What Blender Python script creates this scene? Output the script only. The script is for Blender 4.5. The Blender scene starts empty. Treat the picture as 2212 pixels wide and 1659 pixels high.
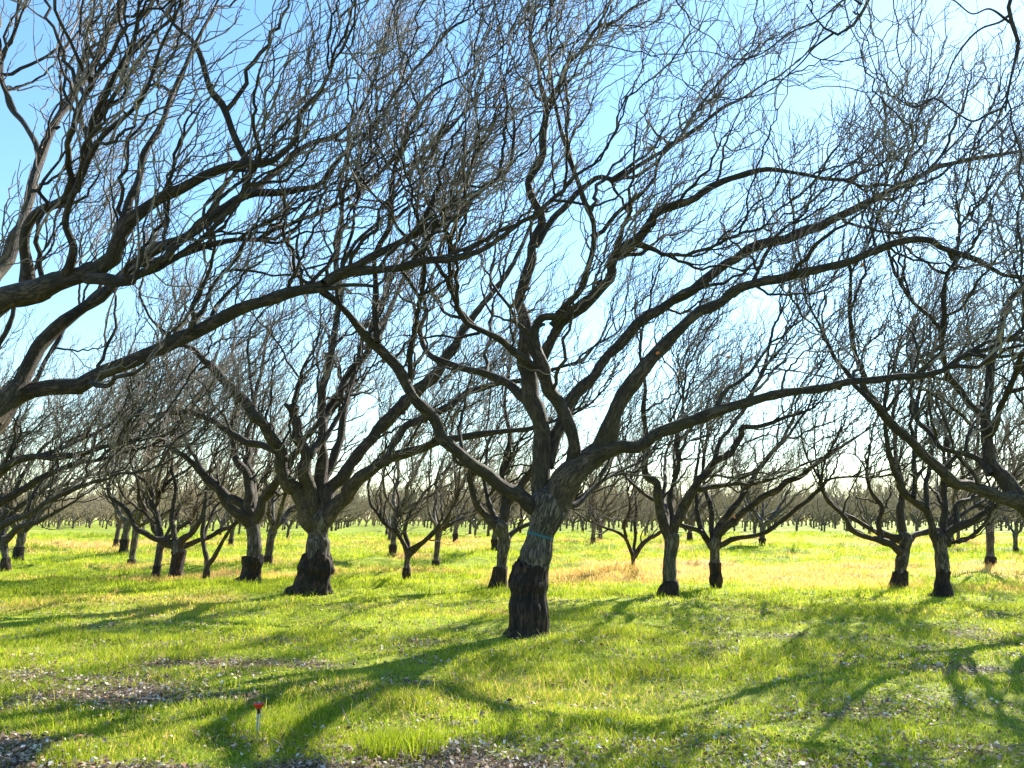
import bpy, math, random
import numpy as np
from mathutils import Vector

# ------------------------------------------------------------------ camera, sky, sun, exposure
scene = bpy.context.scene
COL = scene.collection
F_PX = 796.0                       # focal length in pixels of a 1024 wide frame
PITCH = math.atan(135.0 / F_PX)
CAM_H = 1.6
cam_d = bpy.data.cameras.new('camera')
cam = bpy.data.objects.new('camera', cam_d)
COL.objects.link(cam)
cam_d.sensor_width = 36.0
cam_d.lens = F_PX * 36.0 / 1024.0
cam_d.clip_start = 0.1
cam_d.clip_end = 3000
cam.location = (0, 0, CAM_H)
cam.rotation_euler = (math.radians(90) + PITCH, 0, 0)
scene.camera = cam

SUN_AZ = math.radians(37)          # clockwise from +Y, towards +X
SUN_EL = math.radians(33)
world = bpy.data.worlds.new('World')
scene.world = world
world.use_nodes = True
wn = world.node_tree
sky = wn.nodes.new('ShaderNodeTexSky')
sky.sky_type = 'NISHITA'
sky.sun_disc = False
sky.sun_elevation = SUN_EL
sky.sun_rotation = SUN_AZ
sky.altitude = 0
sky.air_density = 1.3
sky.dust_density = 0.1
sky.ozone_density = 1.0
hs = wn.nodes.new('ShaderNodeHueSaturation')
hs.inputs['Saturation'].default_value = 1.07
tint = wn.nodes.new('ShaderNodeMix')
tint.data_type = 'RGBA'
tint.blend_type = 'MULTIPLY'
tint.inputs[0].default_value = 1.0
tint.inputs[7].default_value = (0.84, 1.0, 1.13, 1)
wn.links.new(sky.outputs[0], tint.inputs[6])
wn.links.new(tint.outputs[2], hs.inputs['Color'])
wn.links.new(hs.outputs[0], wn.nodes['Background'].inputs[0])
wn.nodes['Background'].inputs[1].default_value = 0.088
sl = bpy.data.lights.new('sun', 'SUN')
sl.energy = 5.0
sl.angle = math.radians(0.5)
sl.color = (1.0, 0.93, 0.82)
sun = bpy.data.objects.new('sun', sl)
COL.objects.link(sun)
sdir = Vector((math.sin(SUN_AZ) * math.cos(SUN_EL), math.cos(SUN_AZ) * math.cos(SUN_EL), math.sin(SUN_EL)))
sun.rotation_euler = sdir.to_track_quat('Z', 'Y').to_euler()
sun.location = (20, 40, 40)
scene.view_settings.view_transform = 'Standard'
scene.view_settings.look = 'None'
scene.view_settings.gamma = 1
scene.view_settings.exposure = 1.62
scene.cycles.max_bounces = 5
scene.cycles.diffuse_bounces = 2
scene.cycles.glossy_bounces = 2
scene.cycles.transmission_bounces = 3
scene.cycles.transparent_max_bounces = 4

# ------------------------------------------------------------------ helpers
rng = np.random.default_rng(7)
UP = np.array([0, 0, 1.0])
PX = 1024.0 / 2212.0               # traced coordinates are on a 2212 wide view of the photograph
CP, SP = math.cos(PITCH), math.sin(PITCH)


def ray(dx, dy):
    x = (dx * PX - 512) / F_PX
    u = -(dy * PX - 384) / F_PX
    return np.array([x, CP - u * SP, SP + u * CP])


def at(dx, dy, depth):
    r = ray(dx, dy)
    return np.array([0, 0, CAM_H]) + r * (depth / r[1])


def ground_at(dy):
    r = ray(1106, dy)
    return -CAM_H * r[1] / r[2]


def _h(ix, iy, iz, seed):
    n = (ix * 374761393 + iy * 668265263 + iz * 2147483647 + seed * 1274126177) & 0xFFFFFFFF
    n = ((n ^ (n >> 13)) * 1274126177) & 0xFFFFFFFF
    n = ((n ^ (n >> 16)) * 2246822519) & 0xFFFFFFFF
    return ((n ^ (n >> 15)) & 0xFFFFFF) / float(0xFFFFFF)


def vn(x, y, z=0.0, seed=0):
    x, y, z = np.broadcast_arrays(np.asarray(x, float), np.asarray(y, float), np.asarray(z, float))
    ix, iy, iz = np.floor(x).astype(np.int64), np.floor(y).astype(np.int64), np.floor(z).astype(np.int64)
    fx, fy, fz = x - ix, y - iy, z - iz
    fx, fy, fz = [f * f * (3 - 2 * f) for f in (fx, fy, fz)]
    out = 0
    for a in (0, 1):
        wa = fx if a else 1 - fx
        for b in (0, 1):
            wb = fy if b else 1 - fy
            for c in (0, 1):
                wc = fz if c else 1 - fz
                out = out + wa * wb * wc * _h(ix + a, iy + b, iz + c, seed)
    return out


def fbm(x, y, z=0.0, seed=0, o=3):
    s, a, t = 0, 1.0, 0
    for k in range(o):
        s = s + a * vn(np.asarray(x) * 2 ** k, np.asarray(y) * 2 ** k, np.asarray(z) * 2 ** k, seed + k)
        t += a
        a *= 0.5
    return s / t


def unit(v):
    return v / np.maximum(np.linalg.norm(v, axis=-1, keepdims=True), 1e-9)


def ground_h(x, y):
    x = np.asarray(x, float)
    y = np.asarray(y, float)
    h = 0.12 * (fbm(x * 0.16, y * 0.22, seed=3) - 0.5) + 0.11 * (fbm(x * 0.9, y * 1.5, seed=4) - 0.5)
    far = np.clip((y - 19) / 6, 0, 1) * np.clip((120 - y) / 60, 0, 1)
    return h + far * (0.85 * (fbm(x * 0.22, y * 0.42, seed=5) - 0.5) + 0.34 * (fbm(x * 0.8, y * 1.3, seed=6) - 0.5))


def litter_m(x, y):
    n = fbm(x * 0.8, y * 1.7, seed=21, o=5)
    left = np.clip((-x - 0.5) / 3.5, 0, 1) * np.clip((12.5 - y) / 4, 0, 1)
    near = np.clip((6.4 - y) / 1.2, 0, 1) * np.clip((1.5 - x) / 2.0, 0, 1)
    mid = np.exp(-((y - 10.2 - 0.1 * x) / 0.9) ** 2) * 0.5
    fade = np.clip((17 - y) / 4, 0, 1)
    return np.clip((n - 0.72 + 0.24 * left + 0.17 * near + 0.08 * mid) / 0.10, 0, 1) * fade


def dry_m(x, y):
    n = fbm(x * 0.25, y * 0.5, seed=31, o=4)
    side = np.clip((x + 2) / 4, 0.25, 1)
    yy = y - 0.10 * x
    band = np.exp(-((yy - 23.3) / 5.2) ** 2) * side * 1.15 + 0.75 * np.exp(-((yy - 52) / 9) ** 2) + 0.3 * np.exp(-((yy - 33) / 2.5) ** 2)
    small = 0.12 * np.exp(-((y - 9.8) / 1.6) ** 2)
    return np.clip((n - 0.66 + 0.44 * band + small * 0.6) / 0.22, 0, 1) * np.clip((y - 6) / 12, 0.25, 1)


def lush_m(x, y):
    return fbm(x * 0.55, y * 0.8, seed=41, o=3)


def mesh_np(name, verts, loops, starts, totals, mat=None, attrs=None, smooth=True):
    me = bpy.data.meshes.new(name)
    me.vertices.add(len(verts))
    me.vertices.foreach_set('co', np.ascontiguousarray(verts, dtype=np.float32).ravel())
    me.loops.add(len(loops))
    me.loops.foreach_set('vertex_index', np.ascontiguousarray(loops, dtype=np.int32))
    me.polygons.add(len(starts))
    me.polygons.foreach_set('loop_start', np.ascontiguousarray(starts, dtype=np.int32))
    me.polygons.foreach_set('loop_total', np.ascontiguousarray(totals, dtype=np.int32))
    me.polygons.foreach_set('use_smooth', np.full(len(starts), smooth, dtype=bool))
    for k, v in (attrs or {}).items():
        if v.ndim == 2 and v.shape[1] == 3:
            a = me.attributes.new(k, 'FLOAT_VECTOR', 'POINT')
            a.data.foreach_set('vector', np.ascontiguousarray(v, dtype=np.float32).ravel())
        else:
            a = me.attributes.new(k, 'FLOAT', 'POINT')
            a.data.foreach_set('value', np.ascontiguousarray(v, dtype=np.float32).ravel())
    me.update(calc_edges=True)
    if mat:
        me.materials.append(mat)
    return me


def tube_arrays(P, R, S, bark=0.0, freq=(9, 2.2), seed=0, lobes=None):
    """P (N,K,3), R (N,K): N tapered tubes of S sides."""
    N, K, _ = P.shape
    T = np.empty_like(P)
    T[:, 1:-1] = P[:, 2:] - P[:, :-2]
    T[:, 0] = P[:, 1] - P[:, 0]
    T[:, -1] = P[:, -1] - P[:, -2]
    T = unit(T)
    ref = np.tile(np.array([0.37, -0.83, 0.41]), (N, 1))
    U = np.empty_like(P)
    u = ref
    for k in range(K):
        u = unit(u - (u * T[:, k]).sum(-1, keepdims=True) * T[:, k])
        U[:, k] = u
    V = np.cross(T, U)
    th = np.arange(S) / S * 2 * math.pi
    c, s = np.cos(th), np.sin(th)
    seg = np.linalg.norm(np.diff(P, axis=1), axis=-1)
    L = np.concatenate([np.zeros((N, 1)), np.cumsum(seg, axis=1)], axis=1)
    off = (np.arange(N) * 3.71 + seed * 1.37) % 97
    s_along = np.broadcast_to((L + off[:, None])[:, :, None], (N, K, S))
    RR = np.broadcast_to(R[:, :, None], (N, K, S)).copy()
    cx = c[None, None, :] * R[:, :, None]
    sx = s[None, None, :] * R[:, :, None]
    if bark:
        n1 = fbm(cx * freq[0], sx * freq[0], s_along * freq[1], seed=seed + 11, o=2)
        n2 = vn(cx * freq[0] * 2.6, sx * freq[0] * 2.6, s_along * freq[1] * 1.6, seed=seed + 17)
        ridge = 1 - np.abs(2 * n2 - 1)
        RR = RR * (1 + 0.5 * (n1 - 0.5)) if bark > 0.9 else RR * (1 + 0.34 * (n1 - 0.5))
        RR = RR - np.minimum(bark * 0.02, 0.16 * RR) * (1 - ridge)
    if lobes is not None:
        RR = RR * (1 + lobes[:, :, None] * (np.cos(3 * th + 1.0) + 0.6 * np.cos(5 * th + 2.2))[None, None, :])
    W = P[:, :, None, :] + RR[..., None] * (c[None, None, :, None] * U[:, :, None, :] + s[None, None, :, None] * V[:, :, None, :])
    bk = np.stack([cx, sx, s_along], axis=-1)
    idx = np.arange(N * K * S).reshape(N, K, S)
    a = idx[:, :-1, :]
    b = np.roll(idx, -1, axis=2)[:, :-1, :]
    d = idx[:, 1:, :]
    e = np.roll(idx, -1, axis=2)[:, 1:, :]
    quads = np.stack([a, b, e, d], axis=-1).reshape(-1, 4)
    return W.reshape(-1, 3), quads, bk.reshape(-1, 3)


class Geo:
    def __init__(self):
        self.v, self.q, self.b, self.m, self.n = [], [], [], [], 0

    def tubes(self, P, R, S, mi=0, **k):
        if len(P) == 0:
            return
        v, q, b = tube_arrays(P, R, S, **k)
        self.v.append(v)
        self.q.append(q + self.n)
        self.b.append(b)
        self.m.append(np.full(len(q), mi, np.int32))
        self.n += len(v)

    def mesh(self, name, mat, origin):
        v = np.concatenate(self.v) - origin
        q = np.concatenate(self.q)
        mats = mat if isinstance(mat, (list, tuple)) else [mat]
        me = mesh_np(name, v, q.ravel(), np.arange(len(q)) * 4, np.full(len(q), 4), mats[0], {'bk': np.concatenate(self.b)})
        if len(mats) > 1:
            for m_ in mats[1:]:
                me.materials.append(m_)
            me.polygons.foreach_set('material_index', np.concatenate(self.m))
        return me


def link(name, data, parent=None, loc=(0, 0, 0)):
    o = bpy.data.objects.new(name, data)
    COL.objects.link(o)
    o.location = loc
    if parent:
        o.parent = parent
    return o


def tag(o, label=None, cat=None, group=None, kind=None):
    if label:
        o['label'] = label
    if cat:
        o['category'] = cat
    if group:
        o['group'] = group
    if kind:
        o['kind'] = kind
    return o


# ------------------------------------------------------------------ materials
def new_mat(name):
    m = bpy.data.materials.new(name)
    m.use_nodes = True
    nt = m.node_tree
    return m, nt, nt.nodes['Principled BSDF']


def ramp(nt, stops):
    r = nt.nodes.new('ShaderNodeValToRGB')
    el = r.color_ramp.elements
    while len(el) > 1:
        el.remove(el[-1])
    el[0].position, el[0].color = stops[0][0], (*stops[0][1], 1)
    for p, c in stops[1:]:
        e = el.new(p)
        e.color = (*c, 1)
    return r


def bark_mat(name, dark, mid, light, moss, furrow=(16, 16, 3.2), bump=0.6, rough=0.8, moss_amt=0.35, old=1.0):
    m, nt, bs = new_mat(name)
    N, Lk = nt.nodes, nt.links
    att = N.new('ShaderNodeAttribute')
    att.attribute_name = 'bk'
    mp = N.new('ShaderNodeMapping')
    mp.inputs['Scale'].default_value = furrow
    Lk.new(att.outputs['Vector'], mp.inputs['Vector'])
    n1 = N.new('ShaderNodeTexNoise')
    n1.inputs['Scale'].default_value = 1.0
    n1.inputs['Detail'].default_value = 5
    n1.inputs['Roughness'].default_value = 0.62
    n1.inputs['Distortion'].default_value = 0.5
    Lk.new(mp.outputs[0], n1.inputs['Vector'])
    # furrows: thin dark lines where the noise crosses its middle
    sub = N.new('ShaderNodeMath'); sub.operation = 'SUBTRACT'; sub.inputs[1].default_value = 0.5
    ab = N.new('ShaderNodeMath'); ab.operation = 'ABSOLUTE'
    Lk.new(n1.outputs[0], sub.inputs[0]); Lk.new(sub.outputs[0], ab.inputs[0])
    fr = ramp(nt, [(0.0, (0, 0, 0)), (0.035, (0.35, 0.35, 0.35)), (0.09, (1, 1, 1))])
    Lk.new(ab.outputs[0], fr.inputs[0])
    cr = ramp(nt, [(0.3, mid), (0.7, light)])
    n2 = N.new('ShaderNodeTexNoise')
    n2.inputs['Scale'].default_value = 5.0
    n2.inputs['Detail'].default_value = 6
    Lk.new(att.outputs['Vector'], n2.inputs['Vector'])
    Lk.new(n2.outputs[0], cr.inputs[0])
    mx = N.new('ShaderNodeMix'); mx.data_type = 'RGBA'
    mx.inputs[6].default_value = (*dark, 1)
    Lk.new(fr.outputs[0], mx.inputs[0]); Lk.new(cr.outputs[0], mx.inputs[7])
    # old thick wood is paler than young wood: the first two bark coordinates give the radius
    sx_ = N.new('ShaderNodeVectorMath'); sx_.operation = 'MULTIPLY'; sx_.inputs[1].default_value = (1, 1, 0)
    ln_ = N.new('ShaderNodeVectorMath'); ln_.operation = 'LENGTH'
    mr_ = N.new('ShaderNodeMapRange')
    mr_.inputs[1].default_value = 0.05; mr_.inputs[2].default_value = 0.20; mr_.inputs[3].default_value = 1.0; mr_.inputs[4].default_value = old
    vs_ = N.new('ShaderNodeVectorMath'); vs_.operation = 'SCALE'
    Lk.new(att.outputs['Vector'], sx_.inputs[0]); Lk.new(sx_.outputs[0], ln_.inputs[0]); Lk.new(ln_.outputs['Value'], mr_.inputs[0])
    Lk.new(mx.outputs[2], vs_.inputs[0]); Lk.new(mr_.outputs[0], vs_.inputs['Scale'])
    geo = N.new('ShaderNodeNewGeometry')
    n3 = N.new('ShaderNodeTexNoise'); n3.inputs['Scale'].default_value = 1.9; n3.inputs['Detail'].default_value = 5
    Lk.new(geo.outputs['Position'], n3.inputs['Vector'])
    mr = ramp(nt, [(0.5, (0, 0, 0)), (0.66, (moss_amt,) * 3)])
    Lk.new(n3.outputs[0], mr.inputs[0])
    mm = N.new('ShaderNodeMix'); mm.data_type = 'RGBA'
    mm.inputs[7].default_value = (*moss, 1)
    Lk.new(mr.outputs[0], mm.inputs[0]); Lk.new(vs_.outputs[0], mm.inputs[6])
    Lk.new(mm.outputs[2], bs.inputs['Base Color'])
    bp = N.new('ShaderNodeBump')
    bp.inputs['Strength'].default_value = bump
    bp.inputs['Distance'].default_value = 0.02
    Lk.new(fr.outputs[0], bp.inputs['Height'])
    Lk.new(bp.outputs[0], bs.inputs['Normal'])
    bs.inputs['Roughness'].default_value = rough
    return m


M_BARK = bark_mat('bark', (0.006, 0.004, 0.003), (0.065, 0.05, 0.037), (0.20, 0.165, 0.13), (0.07, 0.065, 0.02))
M_LIMB = bark_mat('limb_bark', (0.007, 0.005, 0.003), (0.026, 0.018, 0.011), (0.080, 0.058, 0.036), (0.05, 0.04, 0.010), furrow=(24, 24, 6), bump=0.6, moss_amt=0.5, old=2.1)
M_ROOT = bark_mat('rootstock_bark', (0.002, 0.0014, 0.001), (0.010, 0.006, 0.004), (0.085, 0.045, 0.025), (0.05, 0.045, 0.02), furrow=(17, 17, 3.0), bump=1.0, rough=0.9, moss_amt=0.15)


def twig_mat(name, c1, c2):
    m, nt, bs = new_mat(name)
    N, Lk = nt.nodes, nt.links
    geo = N.new('ShaderNodeNewGeometry')
    n = N.new('ShaderNodeTexNoise'); n.inputs['Scale'].default_value = 2.5; n.inputs['Detail'].default_value = 6
    Lk.new(geo.outputs['Position'], n.inputs['Vector'])
    r = ramp(nt, [(0.35, c1), (0.65, c2)])
    Lk.new(n.outputs[0], r.inputs[0]); Lk.new(r.outputs[0], bs.inputs['Base Color'])
    bs.inputs['Roughness'].default_value = 0.8
    bs.inputs['Specular IOR Level'].default_value = 0.25
    return m


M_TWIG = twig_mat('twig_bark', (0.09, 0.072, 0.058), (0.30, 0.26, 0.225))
M_FARTWIG_SUNLIT = twig_mat('far_twig_sunlit', (0.18, 0.135, 0.09), (0.42, 0.34, 0.24))  # paler copy for distant twigs: their sunlit look is put into the colour


def plain(name, col, rough=0.6):
    m, nt, bs = new_mat(name)
    N, Lk = nt.nodes, nt.links
    tc = N.new('ShaderNodeTexCoord')
    n = N.new('ShaderNodeTexNoise'); n.inputs['Scale'].default_value = 40; n.inputs['Detail'].default_value = 4
    Lk.new(tc.outputs['Object'], n.inputs['Vector'])
    r = ramp(nt, [(0.3, tuple(c * 0.7 for c in col)), (0.7, tuple(min(1, c * 1.2) for c in col))])
    Lk.new(n.outputs[0], r.inputs[0]); Lk.new(r.outputs[0], bs.inputs['Base Color'])
    bs.inputs['Roughness'].default_value = rough
    return m


def attr_mat(name, transl=0.45, rough=0.45, spec=0.3):
    """colour comes from the piece's own colour attribute; part of the light passes through the blade"""
    m, nt, bs = new_mat(name)
    N, Lk = nt.nodes, nt.links
    a = N.new('ShaderNodeAttribute'); a.attribute_name = 'tint'
    Lk.new(a.outputs['Vector'], bs.inputs['Base Color'])
    bs.inputs['Roughness'].default_value = rough
    bs.inputs['Specular IOR Level'].default_value = spec
    tr = N.new('ShaderNodeBsdfTranslucent')
    Lk.new(a.outputs['Vector'], tr.inputs['Color'])
    mx = N.new('ShaderNodeMixShader'); mx.inputs[0].default_value = transl
    Lk.new(bs.outputs[0], mx.inputs[1]); Lk.new(tr.outputs[0], mx.inputs[2])
    Lk.new(mx.outputs[0], N['Material Output'].inputs['Surface'])
    return m


M_GRASS = attr_mat('grass_blades', 0.6, 0.5, 0.25)
M_LEAF = attr_mat('dead_leaf', 0.25, 0.6)

# ------------------------------------------------------------------ ground
def axis(lim_n, lim_f, n, c):
    t = np.linspace(-1, 1, n)
    k = 6.2
    v = np.sinh(t * k) / math.sinh(k)
    return np.where(t < 0, v * lim_n, v * lim_f) + c


gx = axis(3000, 3000, 540, 0.0)
gy = axis(300, 4000, 600, 8.0)
X, Y = np.meshgrid(gx, gy)
Z = ground_h(X, Y)
gv = np.stack([X, Y, Z], -1).reshape(-1, 3)
ii = np.arange(X.size).reshape(X.shape)
q = np.stack([ii[:-1, :-1], ii[:-1, 1:], ii[1:, 1:], ii[1:, :-1]], -1).reshape(-1, 4)


def ground_mat():
    m, nt, bs = new_mat('ground_soil_and_turf')
    N, Lk = nt.nodes, nt.links
    geo = N.new('ShaderNodeNewGeometry')
    al = N.new('ShaderNodeAttribute'); al.attribute_name = 'litter'
    ad = N.new('ShaderNodeAttribute'); ad.attribute_name = 'dry'
    n = N.new('ShaderNodeTexNoise'); n.inputs['Scale'].default_value = 3.0; n.inputs['Detail'].default_value = 8; n.inputs['Roughness'].default_value = 0.7
    Lk.new(geo.outputs['Position'], n.inputs['Vector'])
    g = ramp(nt, [(0.3, (0.12, 0.18, 0.010)), (0.5, (0.24, 0.30, 0.018)), (0.7, (0.34, 0.37, 0.04))])
    Lk.new(n.outputs[0], g.inputs[0])
    n2 = N.new('ShaderNodeTexNoise'); n2.inputs['Scale'].default_value = 14.0; n2.inputs['Detail'].default_value = 6
    Lk.new(geo.outputs['Position'], n2.inputs['Vector'])
    d = ramp(nt, [(0.3, (0.26, 0.18, 0.04)), (0.65, (0.55, 0.40, 0.12))])
    Lk.new(n2.outputs[0], d.inputs[0])
    s = ramp(nt, [(0.3, (0.035, 0.024, 0.016)), (0.55, (0.11, 0.08, 0.055)), (0.72, (0.26, 0.21, 0.16))])
    Lk.new(n2.outputs[0], s.inputs[0])
    m1 = N.new('ShaderNodeMix'); m1.data_type = 'RGBA'
    Lk.new(ad.outputs['Fac'], m1.inputs[0]); Lk.new(g.outputs[0], m1.inputs[6]); Lk.new(d.outputs[0], m1.inputs[7])
    m2 = N.new('ShaderNodeMix'); m2.data_type = 'RGBA'
    Lk.new(al.outputs['Fac'], m2.inputs[0]); Lk.new(m1.outputs[2], m2.inputs[6]); Lk.new(s.outputs[0], m2.inputs[7])
    Lk.new(m2.outputs[2], bs.inputs['Base Color'])
    bs.inputs['Roughness'].default_value = 0.9
    bs.inputs['Specular IOR Level'].default_value = 0.2
    bp = N.new('ShaderNodeBump'); bp.inputs['Strength'].default_value = 0.8; bp.inputs['Distance'].default_value = 0.08
    Lk.new(n.outputs[0], bp.inputs['Height']); Lk.new(bp.outputs[0], bs.inputs['Normal'])
    return m


# bare soil shows under the near turf too: blades stand on it
lit = np.clip(litter_m(X, Y) + 0.25 * np.clip((14 - Y) / 6, 0, 1), 0, 1)
gm = mesh_np('ground', gv, q.ravel(), np.arange(len(q)) * 4, np.full(len(q), 4), ground_mat(),
             {'litter': lit.ravel(), 'dry': dry_m(X, Y).ravel()})
tag(link('ground', gm), kind='structure')


# ------------------------------------------------------------------ tree growing
def resample(pts, K, wiggle=0.35, seed=0):
    """pts (n,4) x,y,z,r -> Catmull-Rom through them, K points evenly along"""
    p = np.asarray(pts, float)
    p = np.vstack([2 * p[0] - p[1], p, 2 * p[-1] - p[-2]])
    out = []
    for i in range(1, len(p) - 2):
        t = np.linspace(0, 1, 12, endpoint=False)[:, None]
        a, b, c, d = p[i - 1], p[i], p[i + 1], p[i + 2]
        out.append(0.5 * (2 * b + (c - a) * t + (2 * a - 5 * b + 4 * c - d) * t ** 2 + (3 * b - a - 3 * c + d) * t ** 3))
    out.append(p[-2][None])
    o = np.vstack(out)
    L = np.concatenate([[0], np.cumsum(np.linalg.norm(np.diff(o[:, :3], axis=0), axis=1))])
    s = np.linspace(0, L[-1], K)
    r = np.stack([np.interp(s, L, o[:, j]) for j in range(4)], -1)
    r[:, 3] = np.maximum(r[:, 3], 0.004)
    g = np.random.default_rng(seed)
    fade = np.minimum(1, np.arange(K) / 4.0)
    for j in range(3):
        w = vn(s * 3.1 + g.random() * 50, 0, 0, seed + j) - 0.5
        r[:, j] += w * 2 * wiggle * r[:, 3] * fade
    bumps = vn(s * 6.0 + 9, 3.3, 0, seed + 5) - 0.5
    r[:, 3] *= 1 + 0.30 * bumps * fade
    return r[:, :3], r[:, 3]


def grow(st, d, L, r0, r1, K, kink, trop, g):
    N = len(st)
    P = np.empty((N, K, 3))
    P[:, 0] = st
    step = (L / (K - 1))[:, None]
    d = unit(d)
    side = unit(g.normal(size=(N, 3)))
    for k in range(1, K):
        sgn = 1 if k % 2 else -1
        d = unit(d + 0.42 * kink * g.normal(size=(N, 3)) + trop)
        P[:, k] = P[:, k - 1] + unit(d + kink * (0.85 * g.normal(size=(N, 3)) + 0.5 * sgn * side)) * step
    t = np.linspace(0, 1, K)[None, :]
    R = r0[:, None] * (1 - t) ** 0.9 + r1[:, None] * t
    return P, R


def spawn(P, R, dens, t0, ang, lenf, K, kink, trop, rfun, g, tip=2, up=0.5, side=None, tip_len=1.1):
    """children along every parent and at its tip"""
    N, KP, _ = P.shape
    seg = np.linalg.norm(np.diff(P, axis=1), axis=-1)
    L = seg.sum(1)
    n = g.poisson(np.maximum(L * dens * (1 - t0), 0))
    par = np.repeat(np.arange(N), n)
    t = t0 + (1 - t0) * g.random(len(par))
    tipp = np.repeat(np.arange(N), tip)
    par = np.concatenate([par, tipp])
    is_tip = np.concatenate([np.zeros(len(t), bool), np.ones(len(tipp), bool)])
    t = np.concatenate([t, np.full(len(tipp), 0.985)])
    f = t * (KP - 1)
    i = np.minimum(f.astype(int), KP - 2)
    w = (f - i)[:, None]
    pos = P[par, i] * (1 - w) + P[par, i + 1] * w
    rad = R[par, i] * (1 - w[:, 0]) + R[par, i + 1] * w[:, 0]
    T = unit(P[par, i + 1] - P[par, i])
    rnd = g.normal(size=T.shape) + UP * up + (0 if side is None else side)
    perp = unit(rnd - (rnd * T).sum(-1, keepdims=True) * T)
    a = np.radians(g.uniform(ang[0], ang[1], len(par)))
    a = np.where(is_tip, a * 0.45, a)[:, None]
    d = T * np.cos(a) + perp * np.sin(a)
    Lc = lenf(L[par], t, g) * np.where(is_tip, tip_len, 1)
    r0 = np.minimum(rfun(Lc), rad * 0.8)
    return grow(pos, d, Lc, r0, np.full(len(par), rfun(0 * Lc).min()), K, kink, trop, g)


def crown_geo(LP, LR, g, scale=1.0, dens=1.0, fine=True, thick=1.0, wind=(0.75, 0.0), sizes=(1.9, 0.85, 0.36), t0=0.22, S2=6, second=0.15):
    """branches, branchlets and twigs on the limbs LP"""
    geo = Geo()
    w = np.array([wind[0], wind[1], 0.0])
    s = scale
    # secondary limbs first, so that the crown forks into a continuous fan
    if fine and second > 0:
        P1, R1 = spawn(LP, LR, second / s, 0.3, (22, 52), lambda Lp, t, g: s * (3.6 - 1.6 * t) * g.uniform(0.6, 1.15, len(t)), LP.shape[1], 0.16,
                       0.035 * w + 0.03 * UP, lambda L: thick * (0.018 + 0.010 * L), g, tip=1, up=0.9, side=w)
        geo.tubes(P1, R1, 7, mi=1, bark=0.5, seed=5)
        LP = np.concatenate([LP, P1]); LR = np.concatenate([LR, R1])
    r2 = lambda L: thick * (0.0085 + 0.0125 * L)
    r3 = lambda L: thick * (0.0058 + 0.0070 * L)
    r4 = lambda L: thick * (0.0037 + 0.0060 * L)
    l2 = lambda Lp, t, g: s * sizes[0] * (1.15 - 0.45 * t) * g.uniform(0.45, 1.3, len(t))
    l3 = lambda Lp, t, g: s * sizes[1] * 1.15 * g.uniform(0.35, 1.35, len(t))
    l4 = lambda Lp, t, g: s * sizes[2] * g.uniform(0.35, 1.5, len(t))
    P2, R2 = spawn(LP, LR, 1.75 * dens / s, t0, (28, 72), l2, 15, 0.26, 0.06 * w + 0.065 * UP, r2, g, tip=2, up=0.9, side=w, tip_len=1.2)
    P3, R3 = spawn(P2, R2, 2.9 * dens / s, 0.10, (22, 58), l3, 8, 0.30, 0.085 * w + 0.10 * UP, r3, g, tip=2, up=0.45, side=w)
    if fine:      # old pruning stubs and knuckles
        ns = g.poisson(1.5 * dens, len(LP))
        par = np.repeat(np.arange(len(LP)), ns)
        ki = g.integers(int(t0 * LP.shape[1]), LP.shape[1] - 3, len(par))
        Tn = unit(LP[par, ki + 1] - LP[par, ki])
        pr = g.normal(size=Tn.shape)
        pr = unit(pr - (pr * Tn).sum(-1, keepdims=True) * Tn)
        rad = LR[par, ki]
        Ps, Rs = grow(LP[par, ki], pr + 0.6 * Tn, rad * g.uniform(1.3, 3.2, len(par)), rad * g.uniform(0.4, 0.75, len(par)), rad * 0.28, 5, 0.18, 0.05 * UP, g)
        Ps = np.concatenate([Ps, Ps[:, -1:] + 0.003], 1)
        Rs = np.concatenate([Rs, np.full((len(par), 1), 0.002)], 1)
        geo.tubes(Ps, Rs, 8, mi=1, bark=0.5, seed=9)
    geo.tubes(P2, R2, S2, mi=1 if fine else 0, bark=0.5 if S2 > 5 else 0, seed=3)
    geo.tubes(P3, R3, 4 if fine else 3)
    if fine:
        P4, R4 = spawn(P3, R3, 3.4 * dens / s, 0.1, (28, 68), l4, 4, 0.28, 0.09 * w + 0.14 * UP, r4, g, tip=2, up=0.4, side=w)
        geo.tubes(P4, R4, 3)
    return geo


def px_path(depth, pts, dd, r_scale=1.0):
    """traced points (x, y, half width) -> world; dd = how far the end lies behind (+) or before (-) the tree"""
    pts = np.asarray(pts, float)
    L = np.concatenate([[0], np.cumsum(np.hypot(np.diff(pts[:, 0]), np.diff(pts[:, 1])))])
    t = L / L[-1]
    if np.isscalar(dd):
        dd = (0.0, dd)
    out = []
    for (x, y, r), tt in zip(pts, t):
        dep = depth + dd[0] * (1 - tt) + dd[1] * tt ** 0.9
        p = at(x, y, dep)
        out.append([*p, max(0.006, r * PX / F_PX * dep * r_scale)])
    return np.array(out)


WALNUTS = 'bare walnut trees of the orchard'


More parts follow.
